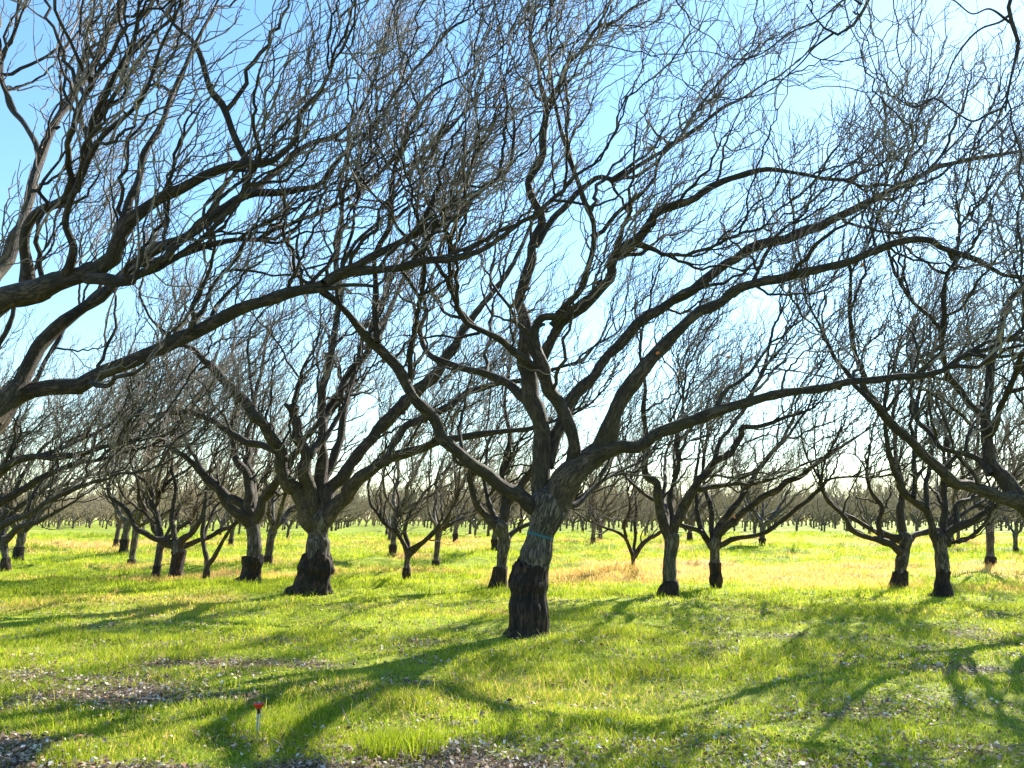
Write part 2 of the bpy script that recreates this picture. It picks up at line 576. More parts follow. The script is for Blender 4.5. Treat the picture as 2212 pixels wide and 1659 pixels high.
def traced_tree(label, depth, root, trunk, limbs, seed=1, dens=1.0, scale=1.0, thick=1.0, band=False, wind=(0.5, 0.0),
                sides=(40, 14), sizes=(1.9, 0.85, 0.36), extra=0, t0=0.22, rs=1.0, second=0.15):
    """root, trunk: traced (x, y, half width) from the ground up; limbs: (points, dd, cut?)"""
    g = np.random.default_rng(seed)
    rp = px_path(depth, root, 0.0)
    base = rp[0, :3].copy()
    base[2] = float(ground_h(base[0], base[1]))
    e = link('walnut_tree', None, loc=base)
    assert len(label.split()) <= 16, label
    tag(e, label, 'tree', WALNUTS)
    # rootstock, sunk a little into the ground
    low = rp[0].copy(); low[2] = base[2] - 0.12; low[3] *= 1.08
    rp = np.vstack([low, rp])
    P, R = resample(rp, 44, 0.05, seed)
    top = P[-1].copy()
    Pc = np.vstack([P, top + [0, 0, 0.012], top + [0, 0, 0.016]])
    Rc = np.concatenate([R, [R[-1] * 0.82, 0.01]])
    gg = Geo()
    lob = np.clip(1 - np.arange(len(Pc)) / 14.0, 0, 1) ** 2 * 0.16
    gg.tubes(Pc[None], Rc[None], sides[0] * 2 if sides[0] > 30 else sides[0], bark=1.0, freq=(9, 1.5), seed=seed, lobes=lob[None])
    # the graft line is ragged, not level
    vv = gg.v[0]
    hh = (vv[:, 2] - base[2]) / max(0.1, Pc[-1, 2] - base[2])
    th = np.arctan2(vv[:, 1] - base[1], vv[:, 0] - base[0])
    wv = np.clip((hh - 0.72) / 0.28, 0, 1) ** 2
    vv[:, 2] += wv * (fbm(np.cos(th) * 2.6, np.sin(th) * 2.6, seed * 1.7, seed=seed, o=3) - 0.55) * 0.42 * R[-1] / 0.3
    link('rootstock', gg.mesh('rootstock', M_ROOT, base), e)
    tp = px_path(depth, trunk, 0.0)
    Pt, Rt = resample(tp, 40, 0.06, seed + 1)
    gt = Geo()
    Rt2 = Rt.copy()
    tipn = Pt[-1] + unit(Pt[-1] - Pt[-3]) * Rt[-1] * 0.5
    gt.tubes(np.vstack([Pt, tipn, tipn + 0.004])[None], np.concatenate([Rt2, [Rt[-1] * 0.7, 0.01]])[None], sides[0] * 2 if sides[0] > 30 else sides[0], bark=0.7, freq=(8, 1.6), seed=seed + 2)
    link('trunk', gt.mesh('trunk', M_BARK, base), e)
    if band:
        # the band follows the bark: the trunk's own rings, a few millimetres proud
        gb = Geo()
        zb = at(1166, 1160, depth)
        k = int(np.argmin(np.abs(Pt[:, 2] - zb[2])))
        Sn = sides[0] * 2 if sides[0] > 30 else sides[0]
        tv = gt.v[0].reshape(-1, Sn, 3)[k:k + 3].copy()
        out = unit(tv - Pt[k:k + 3, None, :])
        rag = vn(np.arange(Sn) * 0.55, 2.0, 0, 8)[:, None] * 0.35       # ragged lower and upper edges
        mid_ = tv[1].copy()
        tv[0] += (mid_ - tv[0]) * (0.15 + rag)
        tv[2] += (mid_ - tv[2]) * (0.30 + rag[::-1])
        bv = tv + out * 0.004
        bi = np.arange(3 * Sn).reshape(3, Sn)
        bq = np.stack([bi[:-1], np.roll(bi, -1, 1)[:-1], np.roll(bi, -1, 1)[1:], bi[1:]], -1).reshape(-1, 4)
        gb.v, gb.q, gb.b, gb.m = [bv.reshape(-1, 3)], [bq], [bv.reshape(-1, 3)], [np.zeros(len(bq), np.int32)]
        link('paint_band', gb.mesh('paint_band', plain('teal_paint', (0.02, 0.12, 0.135), 0.8), base), e)
    LP, LR = [], []
    for j, lb in enumerate(limbs):
        pts, dd = lb[0], lb[1]
        cut = len(lb) > 2 and lb[2]
        wp = px_path(depth, pts, dd, rs)
        Pl, Rl = resample(wp, 48, 0.5, seed * 13 + j)
        LP.append(Pl); LR.append(Rl)
        gl = Geo()
        if cut:
            tip = Pl[-1] + unit(Pl[-1] - Pl[-3]) * 0.004
            Pd = np.vstack([Pl, Pl[-1], tip]); Rd = np.concatenate([Rl, [Rl[-1] * 0.8, 0.004]])
            Pd[-2] = Pl[-1] + unit(Pl[-1] - Pl[-3]) * 0.003
        else:
            Pd, Rd = Pl, Rl
        gl.tubes(Pd[None], Rd[None], sides[1], bark=0.6, freq=(9, 3.0), seed=seed + j)
        link('limb', gl.mesh('limb', M_LIMB, base), e)
    for j in range(extra):      # further limbs behind the traced ones
        st = Pt[-1]
        a = g.uniform(0, 2 * math.pi)
        d = np.array([math.cos(a) * 0.8 + 0.25, abs(math.sin(a)) * 0.9, g.uniform(0.6, 1.2)])
        Pl, Rl = grow(st[None], d[None], np.array([g.uniform(3.0, 4.5) * scale]), np.array([Rt[-1] * 0.45]), np.array([0.02]), 14, 0.12,
                      np.array([0.03, 0, 0.03]), g)
        Pl, Rl = resample(np.hstack([Pl[0], Rl[0][:, None]]), 48, 0.4, seed + 70 + j)
        LP.append(Pl); LR.append(Rl)
        gl = Geo(); gl.tubes(Pl[None], Rl[None], 10, bark=0.5, seed=seed + j)
        link('limb', gl.mesh('limb', M_LIMB, base), e)
    LP, LR = np.array(LP), np.array(LR)
    cg = crown_geo(LP, LR, g, scale, dens, True, thick, wind, sizes, t0, second=second)
    link('crown', cg.mesh('crown', [M_TWIG, M_LIMB], base), e)
    return e


# ------------------------------------------------------------------ the near tree in the middle
A = traced_tree(
    'large bare walnut in the middle foreground, teal band round its leaning trunk', ground_at(1370),
    [(1141, 1373, 53), (1142, 1352, 45), (1143, 1312, 42), (1146, 1260, 40), (1149, 1225, 40), (1150, 1214, 37)],
    [(1150, 1225, 32), (1155, 1203, 32), (1167, 1156, 29), (1176, 1130, 31), (1183, 1104, 37), (1189, 1082, 38), (1194, 1066, 30)],
    [
        ([(1172, 1110, 22), (1166, 1059, 21), (1168, 988, 20), (1167, 934, 19), (1156, 862, 20), (1140, 826, 20), (1138, 790, 20), (1133, 755, 17), (1134, 719, 15),
          (1130, 683, 14), (1125, 647, 12), (1137, 612, 12), (1144, 576, 11), (1150, 537, 11), (1164, 501, 10), (1171, 473, 10), (1157, 448, 10), (1141, 412, 9),
          (1142, 387, 9), (1160, 358, 10), (1171, 322, 10), (1176, 286, 10), (1182, 251, 9), (1178, 215, 7), (1167, 179, 6), (1162, 143, 5), (1150, 107, 4), (1144, 72, 4), (1155, 36, 3), (1160, -20, 2)], 0.5),
        ([(1182, 240, 8), (1189, 215, 7), (1210, 179, 7), (1221, 143, 6), (1250, 115, 5), (1268, 90, 4.5), (1293, 57, 4), (1329, 47, 3.5), (1364, 18, 3), (1404, 0, 2), (1450, -30, 2)], (0.45, 0.2)),
        ([(1192, 705, 9), (1221, 665, 8), (1255, 620, 8), (1275, 560, 7), (1282, 487, 7), (1257, 423, 6.5), (1232, 344, 5.5), (1213, 290, 5), (1197, 215, 4), (1190, 150, 3), (1180, 60, 2)], (-0.3, -1.2)),
        ([(1215, 1050, 20), (1228, 1020, 16), (1235, 970, 14), (1222, 916, 14), (1203, 869, 14), (1185, 837, 15), (1170, 790, 16), (1157, 750, 15), (1157, 712, 12), (1172, 685, 9), (1203, 681, 9)], (-0.05, -0.7), True),
        ([(1160, 795, 10), (1150, 790, 9), (1114, 762, 9), (1078, 733, 8), (1042, 712, 7), (1006, 697, 6.5), (985, 662, 6.5)], (-0.5, -1.5), True),
        ([(1186, 1010, 12), (1202, 934, 13), (1239, 862, 13), (1282, 819, 12), (1311, 773, 12), (1347, 737, 12), (1382, 694, 12), (1436, 665, 11), (1456, 651, 12), (1492, 626, 12), (1528, 601, 12),
          (1581, 561, 11), (1635, 534, 12), (1707, 512, 11), (1760, 490, 11), (1814, 465, 10), (1861, 444, 9), (1921, 412, 8), (1975, 387, 7), (2030, 358, 6), (2120, 340, 5), (2230, 322, 3)], (0.1, 1.5)),
        ([(1197, 1090, 34), (1222, 1032, 30), (1255, 992, 27), (1290, 968, 25), (1311, 950, 23), (1332, 898, 20), (1357, 844, 18), (1382, 805, 17), (1411, 769, 15), (1440, 735, 15), (1470, 705, 13), (1500, 680, 13),
          (1545, 655, 12), (1606, 623, 11), (1653, 608, 11), (1707, 594, 11), (1767, 583, 10), (1814, 569, 9), (1886, 543, 9), (1993, 516, 8), (2040, 535, 7), (2110, 560, 6), (2160, 590, 5), (2230, 600, 4)], (0, -1.2)),
        ([(1255, 1000, 22), (1290, 985, 20), (1330, 970, 16), (1382, 957, 14), (1418, 937, 13), (1456, 920, 14), (1492, 905, 12), (1528, 891, 12), (1574, 880, 11), (1617, 869, 11), (1653, 855, 10),
          (1707, 844, 10), (1778, 837, 9), (1832, 826, 8), (1921, 819, 8), (1993, 812, 7), (2036, 801, 7), (2058, 783, 6), (2093, 762, 5), (2136, 737, 4), (2176, 735, 3.5)], (-0.1, -1.9), True),
        ([(2090, 765, 5), (2150, 771, 4), (2212, 762, 3), (2260, 755, 2)], (-1.8, -2.2)),
        ([(1165, 800, 12), (1175, 773, 11), (1185, 755, 11), (1221, 694, 12), (1257, 665, 12), (1293, 633, 12), (1325, 597, 12), (1325, 561, 13), (1339, 540, 13), (1375, 520, 12), (1404, 483, 10),
          (1418, 460, 9), (1456, 447, 10), (1502, 430, 9), (1528, 405, 9), (1563, 387, 8), (1600, 376, 7), (1653, 365, 6), (1710, 372, 5), (1780, 385, 5), (1830, 388, 4)], (0.0, -0.8)),
        ([(1380, 528, 9), (1410, 535, 7), (1432, 548, 5)], (-0.3, -0.5), True),
        ([(1158, 530, 9), (1185, 490, 8), (1215, 450, 8), (1261, 405, 7), (1293, 383, 6), (1329, 387, 6), (1364, 369, 6), (1404, 344, 5), (1458, 308, 5), (1510, 272, 4), (1556, 236, 4), (1600, 215, 3), (1653, 180, 2)], (0.3, 1.4)),
        ([(1160, 1100, 20), (1140, 1087, 17), (1114, 1066, 16), (1078, 1041, 15), (1042, 1023, 14), (1017, 1002, 14), (988, 970, 13), (963, 945, 13), (938, 912, 13), (910, 880, 13), (888, 844, 12), (860, 794, 12),
          (838, 766, 12), (813, 741, 12), (788, 719, 10), (763, 690, 8), (738, 665, 7), (727, 655, 6)], (0, -1.6), True),
        ([(815, 740, 9), (816, 726, 8), (813, 665, 8), (813, 612, 7), (812, 550, 7), (845, 476, 8), (845, 412, 7), (852, 358, 6), (877, 304, 6), (885, 265, 5), (917, 215, 4), (952, 186, 3), (1010, 160, 2)], (-1.4, -1.0)),
        ([(1146, 870, 13), (1124, 851, 12), (1096, 826, 11), (1060, 812, 9), (1006, 798, 8), (970, 787, 7), (935, 769, 7), (913, 740, 6), (906, 708, 5), (920, 676, 5), (917, 647, 4)], (0.1, 1.3)),
        ([(1215, 1100, 9), (1232, 1094, 7), (1258, 1080, 6), (1284, 1052, 5), (1323, 1026, 4), (1380, 1000, 3)], (0, 1.5)),
    ], seed=11, dens=1.0, second=0.24, band=True, sizes=(1.9, 0.95, 0.36), sides=(60, 18), t0=0.3)

# ------------------------------------------------------------------ the tree left of it
B = traced_tree(
    'thick walnut left of middle tree with a cut-off stub and wide flaring dark base', ground_at(1285),
    [(668, 1288, 50), (674, 1270, 42), (680, 1246, 38), (682, 1215, 35), (683, 1199, 32)],
    [(685, 1208, 25), (686, 1194, 25), (687, 1160, 24), (688, 1131, 26), (690, 1112, 24)],
    [
        ([(680, 1140, 20), (667, 1122, 20), (652, 1082, 18), (632, 1050, 17), (618, 1020, 15), (605, 988, 14), (587, 945, 13), (573, 916, 12), (537, 884, 12), (509, 848, 11), (483, 816, 10), (451, 783, 8), (423, 758, 6), (397, 748, 4)], -1.2),
        ([(610, 1000, 11), (600, 978, 9), (555, 962, 8), (501, 937, 8), (466, 916, 7), (430, 894, 7), (387, 891, 6), (337, 898, 5), (290, 925, 3)], (-0.3, 1.6)),
        ([(676, 1110, 16), (662, 1050, 14), (660, 988, 13), (648, 948, 12), (641, 905, 12), (634, 873, 12)], (-0.1, -0.6), True),
        ([(668, 985, 9), (690, 960, 9), (712, 930, 6), (735, 890, 5), (760, 830, 4), (770, 780, 3)], (-0.4, 0.8)),
        ([(692, 1125, 20), (695, 1090, 17), (694, 1040, 14), (697, 990, 13), (698, 934, 11), (695, 862, 9), (709, 790, 9), (723, 719, 8), (731, 665, 7), (735, 620, 7), (725, 560, 6), (740, 480, 5), (735, 400, 5), (750, 330, 4), (760, 250, 3), (775, 160, 2)], (0, 0.5)),
        ([(700, 920, 10), (702, 898, 10), (734, 844, 9), (756, 808, 8), (790, 760, 6), (800, 710, 6), (830, 640, 5), (860, 560, 4), (900, 500, 3)], (0.3, 1.8)),
        ([(702, 1115, 17), (713, 1059, 15), (738, 1023, 14), (774, 980, 13), (809, 941, 13), (845, 905, 14), (881, 862, 14), (917, 826, 13), (953, 787, 12), (988, 744, 10), (1006, 708, 9), (1040, 660, 7), (1090, 600, 6), (1120, 550, 5), (1150, 470, 3)], (0, 1.5)),
        ([(700, 1125, 20), (738, 1077, 16), (774, 1041, 15), (809, 1013, 13), (863, 984, 11), (917, 963, 10), (953, 952, 9), (1024, 937, 8), (1096, 930, 6), (1150, 925, 5), (1230, 900, 3)], (0, -0.8)),
        ([(832, 1005, 9), (850, 965, 9), (870, 930, 9), (917, 905, 9), (970, 873, 8), (1024, 844, 7), (1081, 826, 6), (1150, 815, 5), (1250, 780, 3)], (-0.3, 0.8)),
        ([(690, 1100, 12), (700, 1040, 10), (730, 960, 9), (745, 880, 8), (770, 800, 7), (830, 700, 6), (870, 600, 5), (910, 540, 4), (960, 480, 3)], (0.3, 3.0)),
    ], seed=23, dens=1.0, second=0.2, sides=(48, 14))

# ------------------------------------------------------------------ big tree off the left edge, its limbs reach across
dLB = 8.6
LB = traced_tree(
    'near walnut beyond the left edge whose thick dark limbs reach far into the picture', dLB,
    [(-330, 1475, 70), (-325, 1430, 60), (-318, 1380, 55), (-312, 1330, 54), (-308, 1290, 50)],
    [(-308, 1300, 46), (-300, 1240, 44), (-275, 1160, 45), (-250, 1100, 50), (-235, 1060, 46)],
    [
        ([(-235, 1090, 40), (-150, 1010, 36), (-60, 935, 33), (0, 888, 30), (35, 862, 27), (100, 845, 18), (180, 825, 17), (250, 795, 16), (330, 760, 16), (400, 725, 16), (470, 690, 15), (540, 660, 14),
          (620, 635, 13), (700, 612, 12), (740, 592, 12), (800, 580, 10), (870, 575, 9), (940, 562, 9), (1018, 550, 9)], (0, 0.8), True),
        ([(700, 612, 10), (731, 590, 10), (827, 544, 9), (917, 494, 8), (988, 469, 7), (1024, 426, 7), (1060, 394, 6), (1092, 372, 5), (1110, 315, 4), (1110, 250, 3), (1085, 190, 2)], (0.5, 1.6)),
        ([(-20, 905, 25), (25, 840, 21), (55, 790, 17), (85, 745, 16), (120, 705, 15), (165, 670, 14), (215, 640, 14), (286, 587, 13), (340, 537, 13), (394, 512, 12), (448, 476, 12), (501, 440, 11),
          (537, 422, 9), (609, 412, 8), (680, 401, 7), (700, 390, 6), (740, 330, 5), (790, 300, 3)], (0.0, 1.2)),
        ([(530, 425, 9), (573, 387, 9), (627, 340, 8), (680, 308, 7), (720, 297, 6), (755, 268, 4), (800, 200, 3)], (1.0, 1.8)),
        ([(-250, 1080, 40), (-190, 900, 38), (-100, 740, 36), (0, 648, 30), (50, 622, 28), (120, 600, 24), (190, 590, 20), (240, 560, 18), (262, 520, 16), (290, 470, 15), (330, 440, 13), (394, 405, 13), (448, 376, 12),
          (519, 358, 11), (591, 351, 9), (640, 300, 7), (645, 240, 6), (690, 200, 5), (720, 140, 3)], (0, -1.0)),
        ([(190, 600, 16), (240, 612, 14), (290, 600, 12)], (-0.5, -0.7), True),
        ([(540, 355, 9), (510, 300, 8), (480, 230, 8), (455, 190, 8), (437, 125, 7), (415, 90, 6), (376, 54, 4), (340, 7, 3)], (-0.8, -0.8)),
        ([(262, 520, 12), (270, 450, 10), (300, 400, 9), (310, 340, 8), (350, 270, 7), (370, 210, 6), (400, 140, 5), (440, 60, 4), (480, -20, 3)], (-0.6, 0.6)),
        ([(60, 610, 18), (55, 540, 13), (75, 470, 11), (150, 420, 9), (180, 350, 8), (200, 260, 7), (240, 180, 6), (290, 90, 5), (300, 0, 3)], (-0.2, -1.6)),
        ([(300, 570, 9), (360, 560, 8), (430, 535, 7), (500, 520, 6), (558, 517, 6)], (0.6, 1.4), True),
        ([(-120, 760, 24), (-60, 640, 18), (20, 560, 15), (55, 450, 11), (90, 340, 10), (118, 269, 9), (161, 208, 8), (190, 158, 8), (229, 82, 7), (261, 14, 6), (280, -40, 5)], (0.4, 3.0)),
        ([(90, 345, 8), (60, 280, 7), (20, 220, 6), (0, 130, 5), (35, 60, 4), (40, -20, 3)], (2.0, 3.0)),
        ([(140, 600, 14), (160, 540, 10), (140, 480, 8), (165, 400, 7), (220, 300, 6), (300, 220, 5), (340, 120, 4), (380, 40, 3)], (-0.5, -2.0)),
    ], seed=37, dens=0.85, second=0.08, sides=(40, 16), t0=0.25)

# ------------------------------------------------------------------ tree off the left edge, farther back
traced_tree(
    'bare walnut standing past the left edge whose low limbs sweep in above the grass', 17.0,
    [(-118, 1284, 28), (-116, 1260, 24), (-112, 1222, 22)],
    [(-112, 1230, 17), (-105, 1185, 17), (-100, 1150, 19), (-96, 1132, 18)],
    [
        ([(-98, 1150, 15), (-60, 1110, 14), (0, 1012, 10), (70, 990, 8), (143, 984, 7), (229, 966, 5), (300, 950, 3)], -1),
        ([(-98, 1150, 15), (-50, 1120, 12), (0, 1085, 10), (60, 1050, 8), (140, 1010, 6), (230, 990, 4), (330, 960, 3)], 1),
        ([(-98, 1150, 12), (-50, 1148, 10), (0, 1135, 8), (80, 1100, 6), (150, 1060, 5), (240, 1030, 3)], -1.5),
        ([(-98, 1150, 14), (-80, 1040, 12), (-40, 960, 10), (20, 900, 8), (70, 830, 6), (120, 740, 5), (180, 660, 3)], 1.0),
        ([(-98, 1150, 14), (-110, 1020, 12), (-90, 900, 10), (-40, 800, 8), (0, 740, 7), (40, 640, 5), (90, 560, 3)], -1.0),
    ], seed=41, dens=1.1, scale=1.0, sides=(20, 8))

traced_tree(
    'slim walnut at the very left edge with low limbs bending down towards the grass', 24.8,
    [(12, 1232, 10), (12, 1218, 9), (13, 1205, 8)],
    [(13, 1208, 7), (10, 1190, 7), (6, 1172, 9), (5, 1162, 9)],
    [
        ([(5, 1175, 8), (30, 1148, 7), (70, 1130, 6), (117, 1110, 4), (170, 1075, 2.5)], -0.5),
        ([(5, 1175, 8), (20, 1120, 6), (60, 1080, 5), (120, 1055, 4), (190, 1030, 2.5)], 1.0),
        ([(5, 1175, 7), (10, 1110, 6), (40, 1040, 5), (80, 980, 4), (140, 930, 2.5)], 0.5),
        ([(5, 1175, 7), (-20, 1110, 6), (-10, 1040, 5), (20, 980, 3)], 1.0),
    ], seed=43, dens=1.0, scale=0.9, sides=(16, 8))

# ------------------------------------------------------------------ tree off the right edge
dR = 13.0
RB = traced_tree(
    'bare walnut past the right edge with two limbs curving in low over the grass', dR,
    [(2330, 1338, 42), (2328, 1300, 34), (2322, 1255, 32)],
    [(2322, 1265, 27), (2312, 1210, 26), (2300, 1160, 29), (2290, 1135, 28)],
    [
        ([(2290, 1150, 26), (2250, 1118, 22), (2212, 1085, 19), (2154, 1070, 14), (2100, 1056, 13), (2065, 1048, 12), (2043, 1030, 12), (2015, 1002, 11), (1986, 970, 11), (1957, 945, 11), (1921, 905, 10),
          (1896, 877, 9), (1861, 840, 7), (1868, 819, 6), (1846, 762, 5), (1839, 701, 5), (1836, 640, 4), (1840, 580, 3)], (0, -1.3)),
        ([(1896, 877, 7), (1850, 840, 6), (1830, 805, 5), (1800, 770, 4), (1770, 700, 3), (1740, 650, 2)], (-1.1, -0.5)),
        ([(2230, 1105, 20), (2205, 1078, 19), (2172, 1041, 17), (2147, 1005, 14), (2136, 952, 11), (2133, 898, 10), (2136, 826, 9), (2144, 773, 8), (2158, 730, 8), (2169, 683, 8), (2190, 640, 7), (2212, 612, 7), (2250, 540, 5)], (-0.2, 1.0)),
        ([(2134, 915, 9), (2120, 895, 8), (2090, 870, 7), (2058, 826, 7), (2043, 790, 6), (2036, 737, 6), (2040, 665, 6), (2047, 594, 5), (2065, 558, 4), (2075, 480, 3)], (0.3, -0.6)),
        ([(2140, 1025, 9), (2115, 995, 7), (2065, 977, 6), (2029, 962, 6), (2004, 934, 6), (1979, 905, 6), (1986, 844, 4), (1993, 808, 3), (2010, 740, 2)], (0.0, 1.4)),
        ([(2290, 1150, 24), (2290, 1060, 20), (2270, 960, 17), (2240, 900, 14), (2220, 800, 11), (2240, 700, 9), (2280, 600, 7)], 1.0),
        ([(2136, 945, 8), (2160, 880, 7), (2190, 820, 6), (2212, 760, 5), (2260, 690, 3)], (0.2, -1.5)),
        ([(2290, 1150, 22), (2340, 1040, 18), (2380, 920, 14), (2400, 780, 9)], -1.0),
    ], seed=53, dens=1.1, sides=(24, 14), wind=(0.35, 0.0))

# ------------------------------------------------------------------ tree beside the camera whose branches hang in from above
dO = 5.0
traced_tree(
    'near walnut of which only hanging branch tips show, in the top right corner', dO,
    [(3150, 1760, 120), (3145, 1700, 95), (3135, 1600, 88)],
    [(3135, 1620, 76), (3110, 1450, 74), (3080, 1250, 80), (3060, 1150, 78)],
    [
        ([(3060, 1200, 60), (2950, 850, 50), (2800, 450, 40), (2600, 100, 30), (2420, -100, 20), (2300, -120, 14), (2215, -60, 8), (2183, 0, 6.5), (2183, 40, 6), (2201, 90, 5.5), (2190, 143, 4.5), (2178, 197, 4), (2172, 240, 3)], (0, 0.5)),
        ([(2183, 30, 5), (2160, 48, 4), (2120, 62, 3.5), (2090, 90, 3.5), (2058, 136, 3), (2043, 175, 2.5), (2018, 212, 2.2), (1975, 232, 2), (1945, 218, 1.5)], (0.5, 0.8)),
        ([(2174, 230, 3), (2135, 245, 4), (2100, 262, 3), (2060, 240, 2.5), (2018, 213, 2), (1985, 230, 1.5)], (0.4, 0.2)),
        ([(2100, 262, 3), (2080, 290, 2.5), (2040, 330, 2), (2000, 370, 1.5)], (0.3, 0.0)),
        ([(2900, 700, 40), (2700, 250, 30), (2400, -200, 18), (2100, -180, 10), (1930, -90, 7), (1875, 0, 5), (1860, 30, 5), (1843, 54, 5), (1821, 71, 4.5), (1796, 72, 4), (1771, 50, 3), (1755, 30, 2.5), (1742, 10, 2)], (-0.5, 1.2)),
        ([(1800, 72, 4), (1760, 100, 3.2), (1735, 130, 3), (1706, 158, 2.8), (1656, 200, 2.2), (1578, 216, 1.6)], (1.1, 1.5)),
        ([(1862, 10, 4), (1830, -5, 4), (1768, 43, 3), (1706, 72, 3), (1653, 111, 2.6), (1617, 126, 2), (1578, 128, 1.6)], (1.1, 0.9)),
        ([(2183, 50, 4), (2140, 20, 3.5), (2100, 30, 3), (2060, 0, 2.5), (2020, -10, 2)], (0.5, 0.2)),
    ], seed=59, second=0, dens=0.40, scale=0.6, thick=0.6, rs=0.72, sides=(20, 10), t0=0.5, wind=(-0.1, 0.0))

# ------------------------------------------------------------------ middle distance, traced one by one
traced_tree('walnut with a dark flared foot just left of the thick stub tree', ground_at(1260),
    [(538, 1262, 33), (543, 1245, 24), (547, 1222, 22), (547, 1202, 21)],
    [(548, 1208, 17), (549, 1172, 16), (547, 1140, 15), (547, 1122, 16)],
    [
        ([(545, 1135, 13), (530, 1118, 12), (488, 1080, 9), (452, 1046, 8), (434, 1026, 7), (394, 984, 6), (358, 960, 5), (330, 925, 4), (300, 890, 3)], -1),
        ([(545, 1130, 11), (526, 1095, 10), (480, 1060, 8), (448, 1031, 7), (420, 985, 5), (395, 940, 4), (380, 890, 4), (375, 830, 3)], 1.2),
        ([(547, 1130, 13), (538, 1090, 11), (537, 1041, 10), (512, 988, 8), (501, 934, 6), (508, 880, 5), (515, 820, 4), (500, 750, 3)], 0.5),
        ([(549, 1130, 13), (558, 1110, 12), (580, 1070, 11), (609, 1023, 9), (650, 960, 7), (700, 900, 5), (760, 850, 3)], -0.8),
        ([(547, 1125, 11), (545, 1060, 9), (533, 960, 7), (545, 900, 5), (560, 820, 4), (575, 740, 3)], 1.5),
    ], seed=61, dens=0.95, sides=(20, 9), extra=1)
traced_tree('low spreading walnut with a stout black lower trunk in the left middle distance', ground_at(1246),
    [(380, 1247, 19), (382, 1228, 15), (386, 1197, 14), (386, 1190, 14)],
    [(386, 1196, 13), (386, 1184, 14), (385, 1172, 12)],
    [
        ([(383, 1185, 9), (354, 1167, 7), (317, 1158, 6), (293, 1136, 6), (276, 1106, 5), (256, 1090, 4), (237, 1075, 4), (234, 1050, 3), (250, 1000, 2)], -0.6),
        ([(383, 1182, 9), (350, 1163, 7), (342, 1128, 6), (330, 1094, 6), (325, 1062, 5), (312, 1038, 4), (288, 1022, 3), (250, 1005, 2)], 0.8),
        ([(330, 1096, 5), (337, 1090, 4.5), (349, 1058, 4), (366, 1038, 3.5), (390, 1024, 3), (420, 1000, 2)], (0.3, 0.5)),
        ([(387, 1182, 10), (400, 1168, 8), (415, 1153, 7), (434, 1124, 5), (444, 1087, 4), (447, 1050, 3), (460, 1000, 2)], -0.8),
        ([(390, 1186, 8), (400, 1179, 7), (439, 1165, 5), (476, 1148, 5), (512, 1128, 4), (545, 1100, 3)], 1.0),
        ([(385, 1180, 8), (378, 1160, 7), (371, 1124, 6), (373, 1087, 5), (378, 1050, 4), (370, 1000, 3), (380, 940, 2)], 0.3),
    ], seed=67, dens=0.95, scale=0.9, sides=(20, 9))
traced_tree('thin young walnut forking low in a narrow V beside the stout black trunk', ground_at(1250),
    [(444, 1252, 8), (446, 1242, 7), (447, 1232, 6.5)],
    [(447, 1236, 6), (448, 1226, 6), (449, 1214, 6.5)],
    [
        ([(448, 1220, 6), (442, 1185, 5), (437, 1148, 4.5), (444, 1106, 4), (447, 1062, 3), (455, 1020, 2)], 0.3),
        ([(450, 1220, 6), (464, 1202, 5), (483, 1168, 4), (508, 1131, 3.5), (535, 1092, 2)], -0.5),
        ([(440, 1165, 4), (450, 1130, 3.5), (462, 1098, 3), (480, 1080, 2)], (0.2, 0.8)),
    ], seed=71, dens=0.9, scale=0.7, sides=(14, 8))
traced_tree('slender forked walnut behind the middle of the lawn, left of the teal banded tree', ground_at(1254),
    [(879, 1255, 10), (879, 1240, 9.5), (879, 1226, 9)],
    [(879, 1230, 7), (880, 1209, 7), (882, 1190, 7.5)],
    [
        ([(881, 1198, 7), (876, 1185, 6), (864, 1163, 5), (852, 1148, 5), (828, 1128, 4), (813, 1104, 4), (801, 1087, 3), (795, 1055, 2)], -0.5),
        ([(881, 1196, 7), (879, 1172, 5), (876, 1143, 5), (886, 1106, 4), (906, 1082, 4), (916, 1063, 3), (938, 1045, 2)], 0.4),
        ([(883, 1200, 7), (889, 1194, 6), (913, 1172, 5), (950, 1143, 5), (999, 1119, 4), (1026, 1108, 3), (1060, 1088, 2)], 0.8),
        ([(883, 1188, 5), (913, 1172, 5), (940, 1150, 4), (965, 1120, 3), (985, 1080, 2)], -1.0),
        ([(864, 1163, 5), (855, 1120, 4), (862, 1080, 3), (850, 1040, 2)], (0.0, 1.0)),
    ], seed=73, dens=0.95, scale=0.8, sides=(16, 8))
traced_tree('walnut with a knobbly head standing just behind and left of the teal banded trunk', ground_at(1268),
    [(1076, 1269, 23), (1079, 1250, 19), (1081, 1234, 17), (1082, 1226, 15)],
    [(1083, 1232, 11), (1085, 1208, 11), (1089, 1169, 13), (1083, 1145, 17), (1081, 1132, 17)],
    [
        ([(1076, 1145, 10), (1064, 1130, 9), (1040, 1104, 8), (1021, 1073, 7), (1015, 1034, 6), (1012, 1005, 5), (985, 998, 4), (975, 960, 3)], -0.7),
        ([(1078, 1140, 8), (1068, 1110, 7), (1058, 1091, 6), (1050, 1057, 5), (1048, 1020, 4), (1055, 960, 3)], 0.8),
        ([(1084, 1140, 12), (1094, 1099, 10), (1110, 1073, 9), (1138, 1031, 8), (1160, 990, 6), (1190, 940, 5), (1230, 890, 4), (1270, 830, 3)], 0.8),
        ([(1090, 1180, 8), (1097, 1170, 6.5), (1107, 1154, 6), (1138, 1135, 5), (1180, 1110, 4), (1235, 1083, 3)], 1.2),
        ([(1084, 1138, 8), (1092, 1080, 7), (1085, 1020, 6), (1100, 950, 5), (1090, 880, 4), (1100, 800, 3)], 1.0),
    ], seed=79, dens=0.95, scale=0.95, sides=(20, 9))
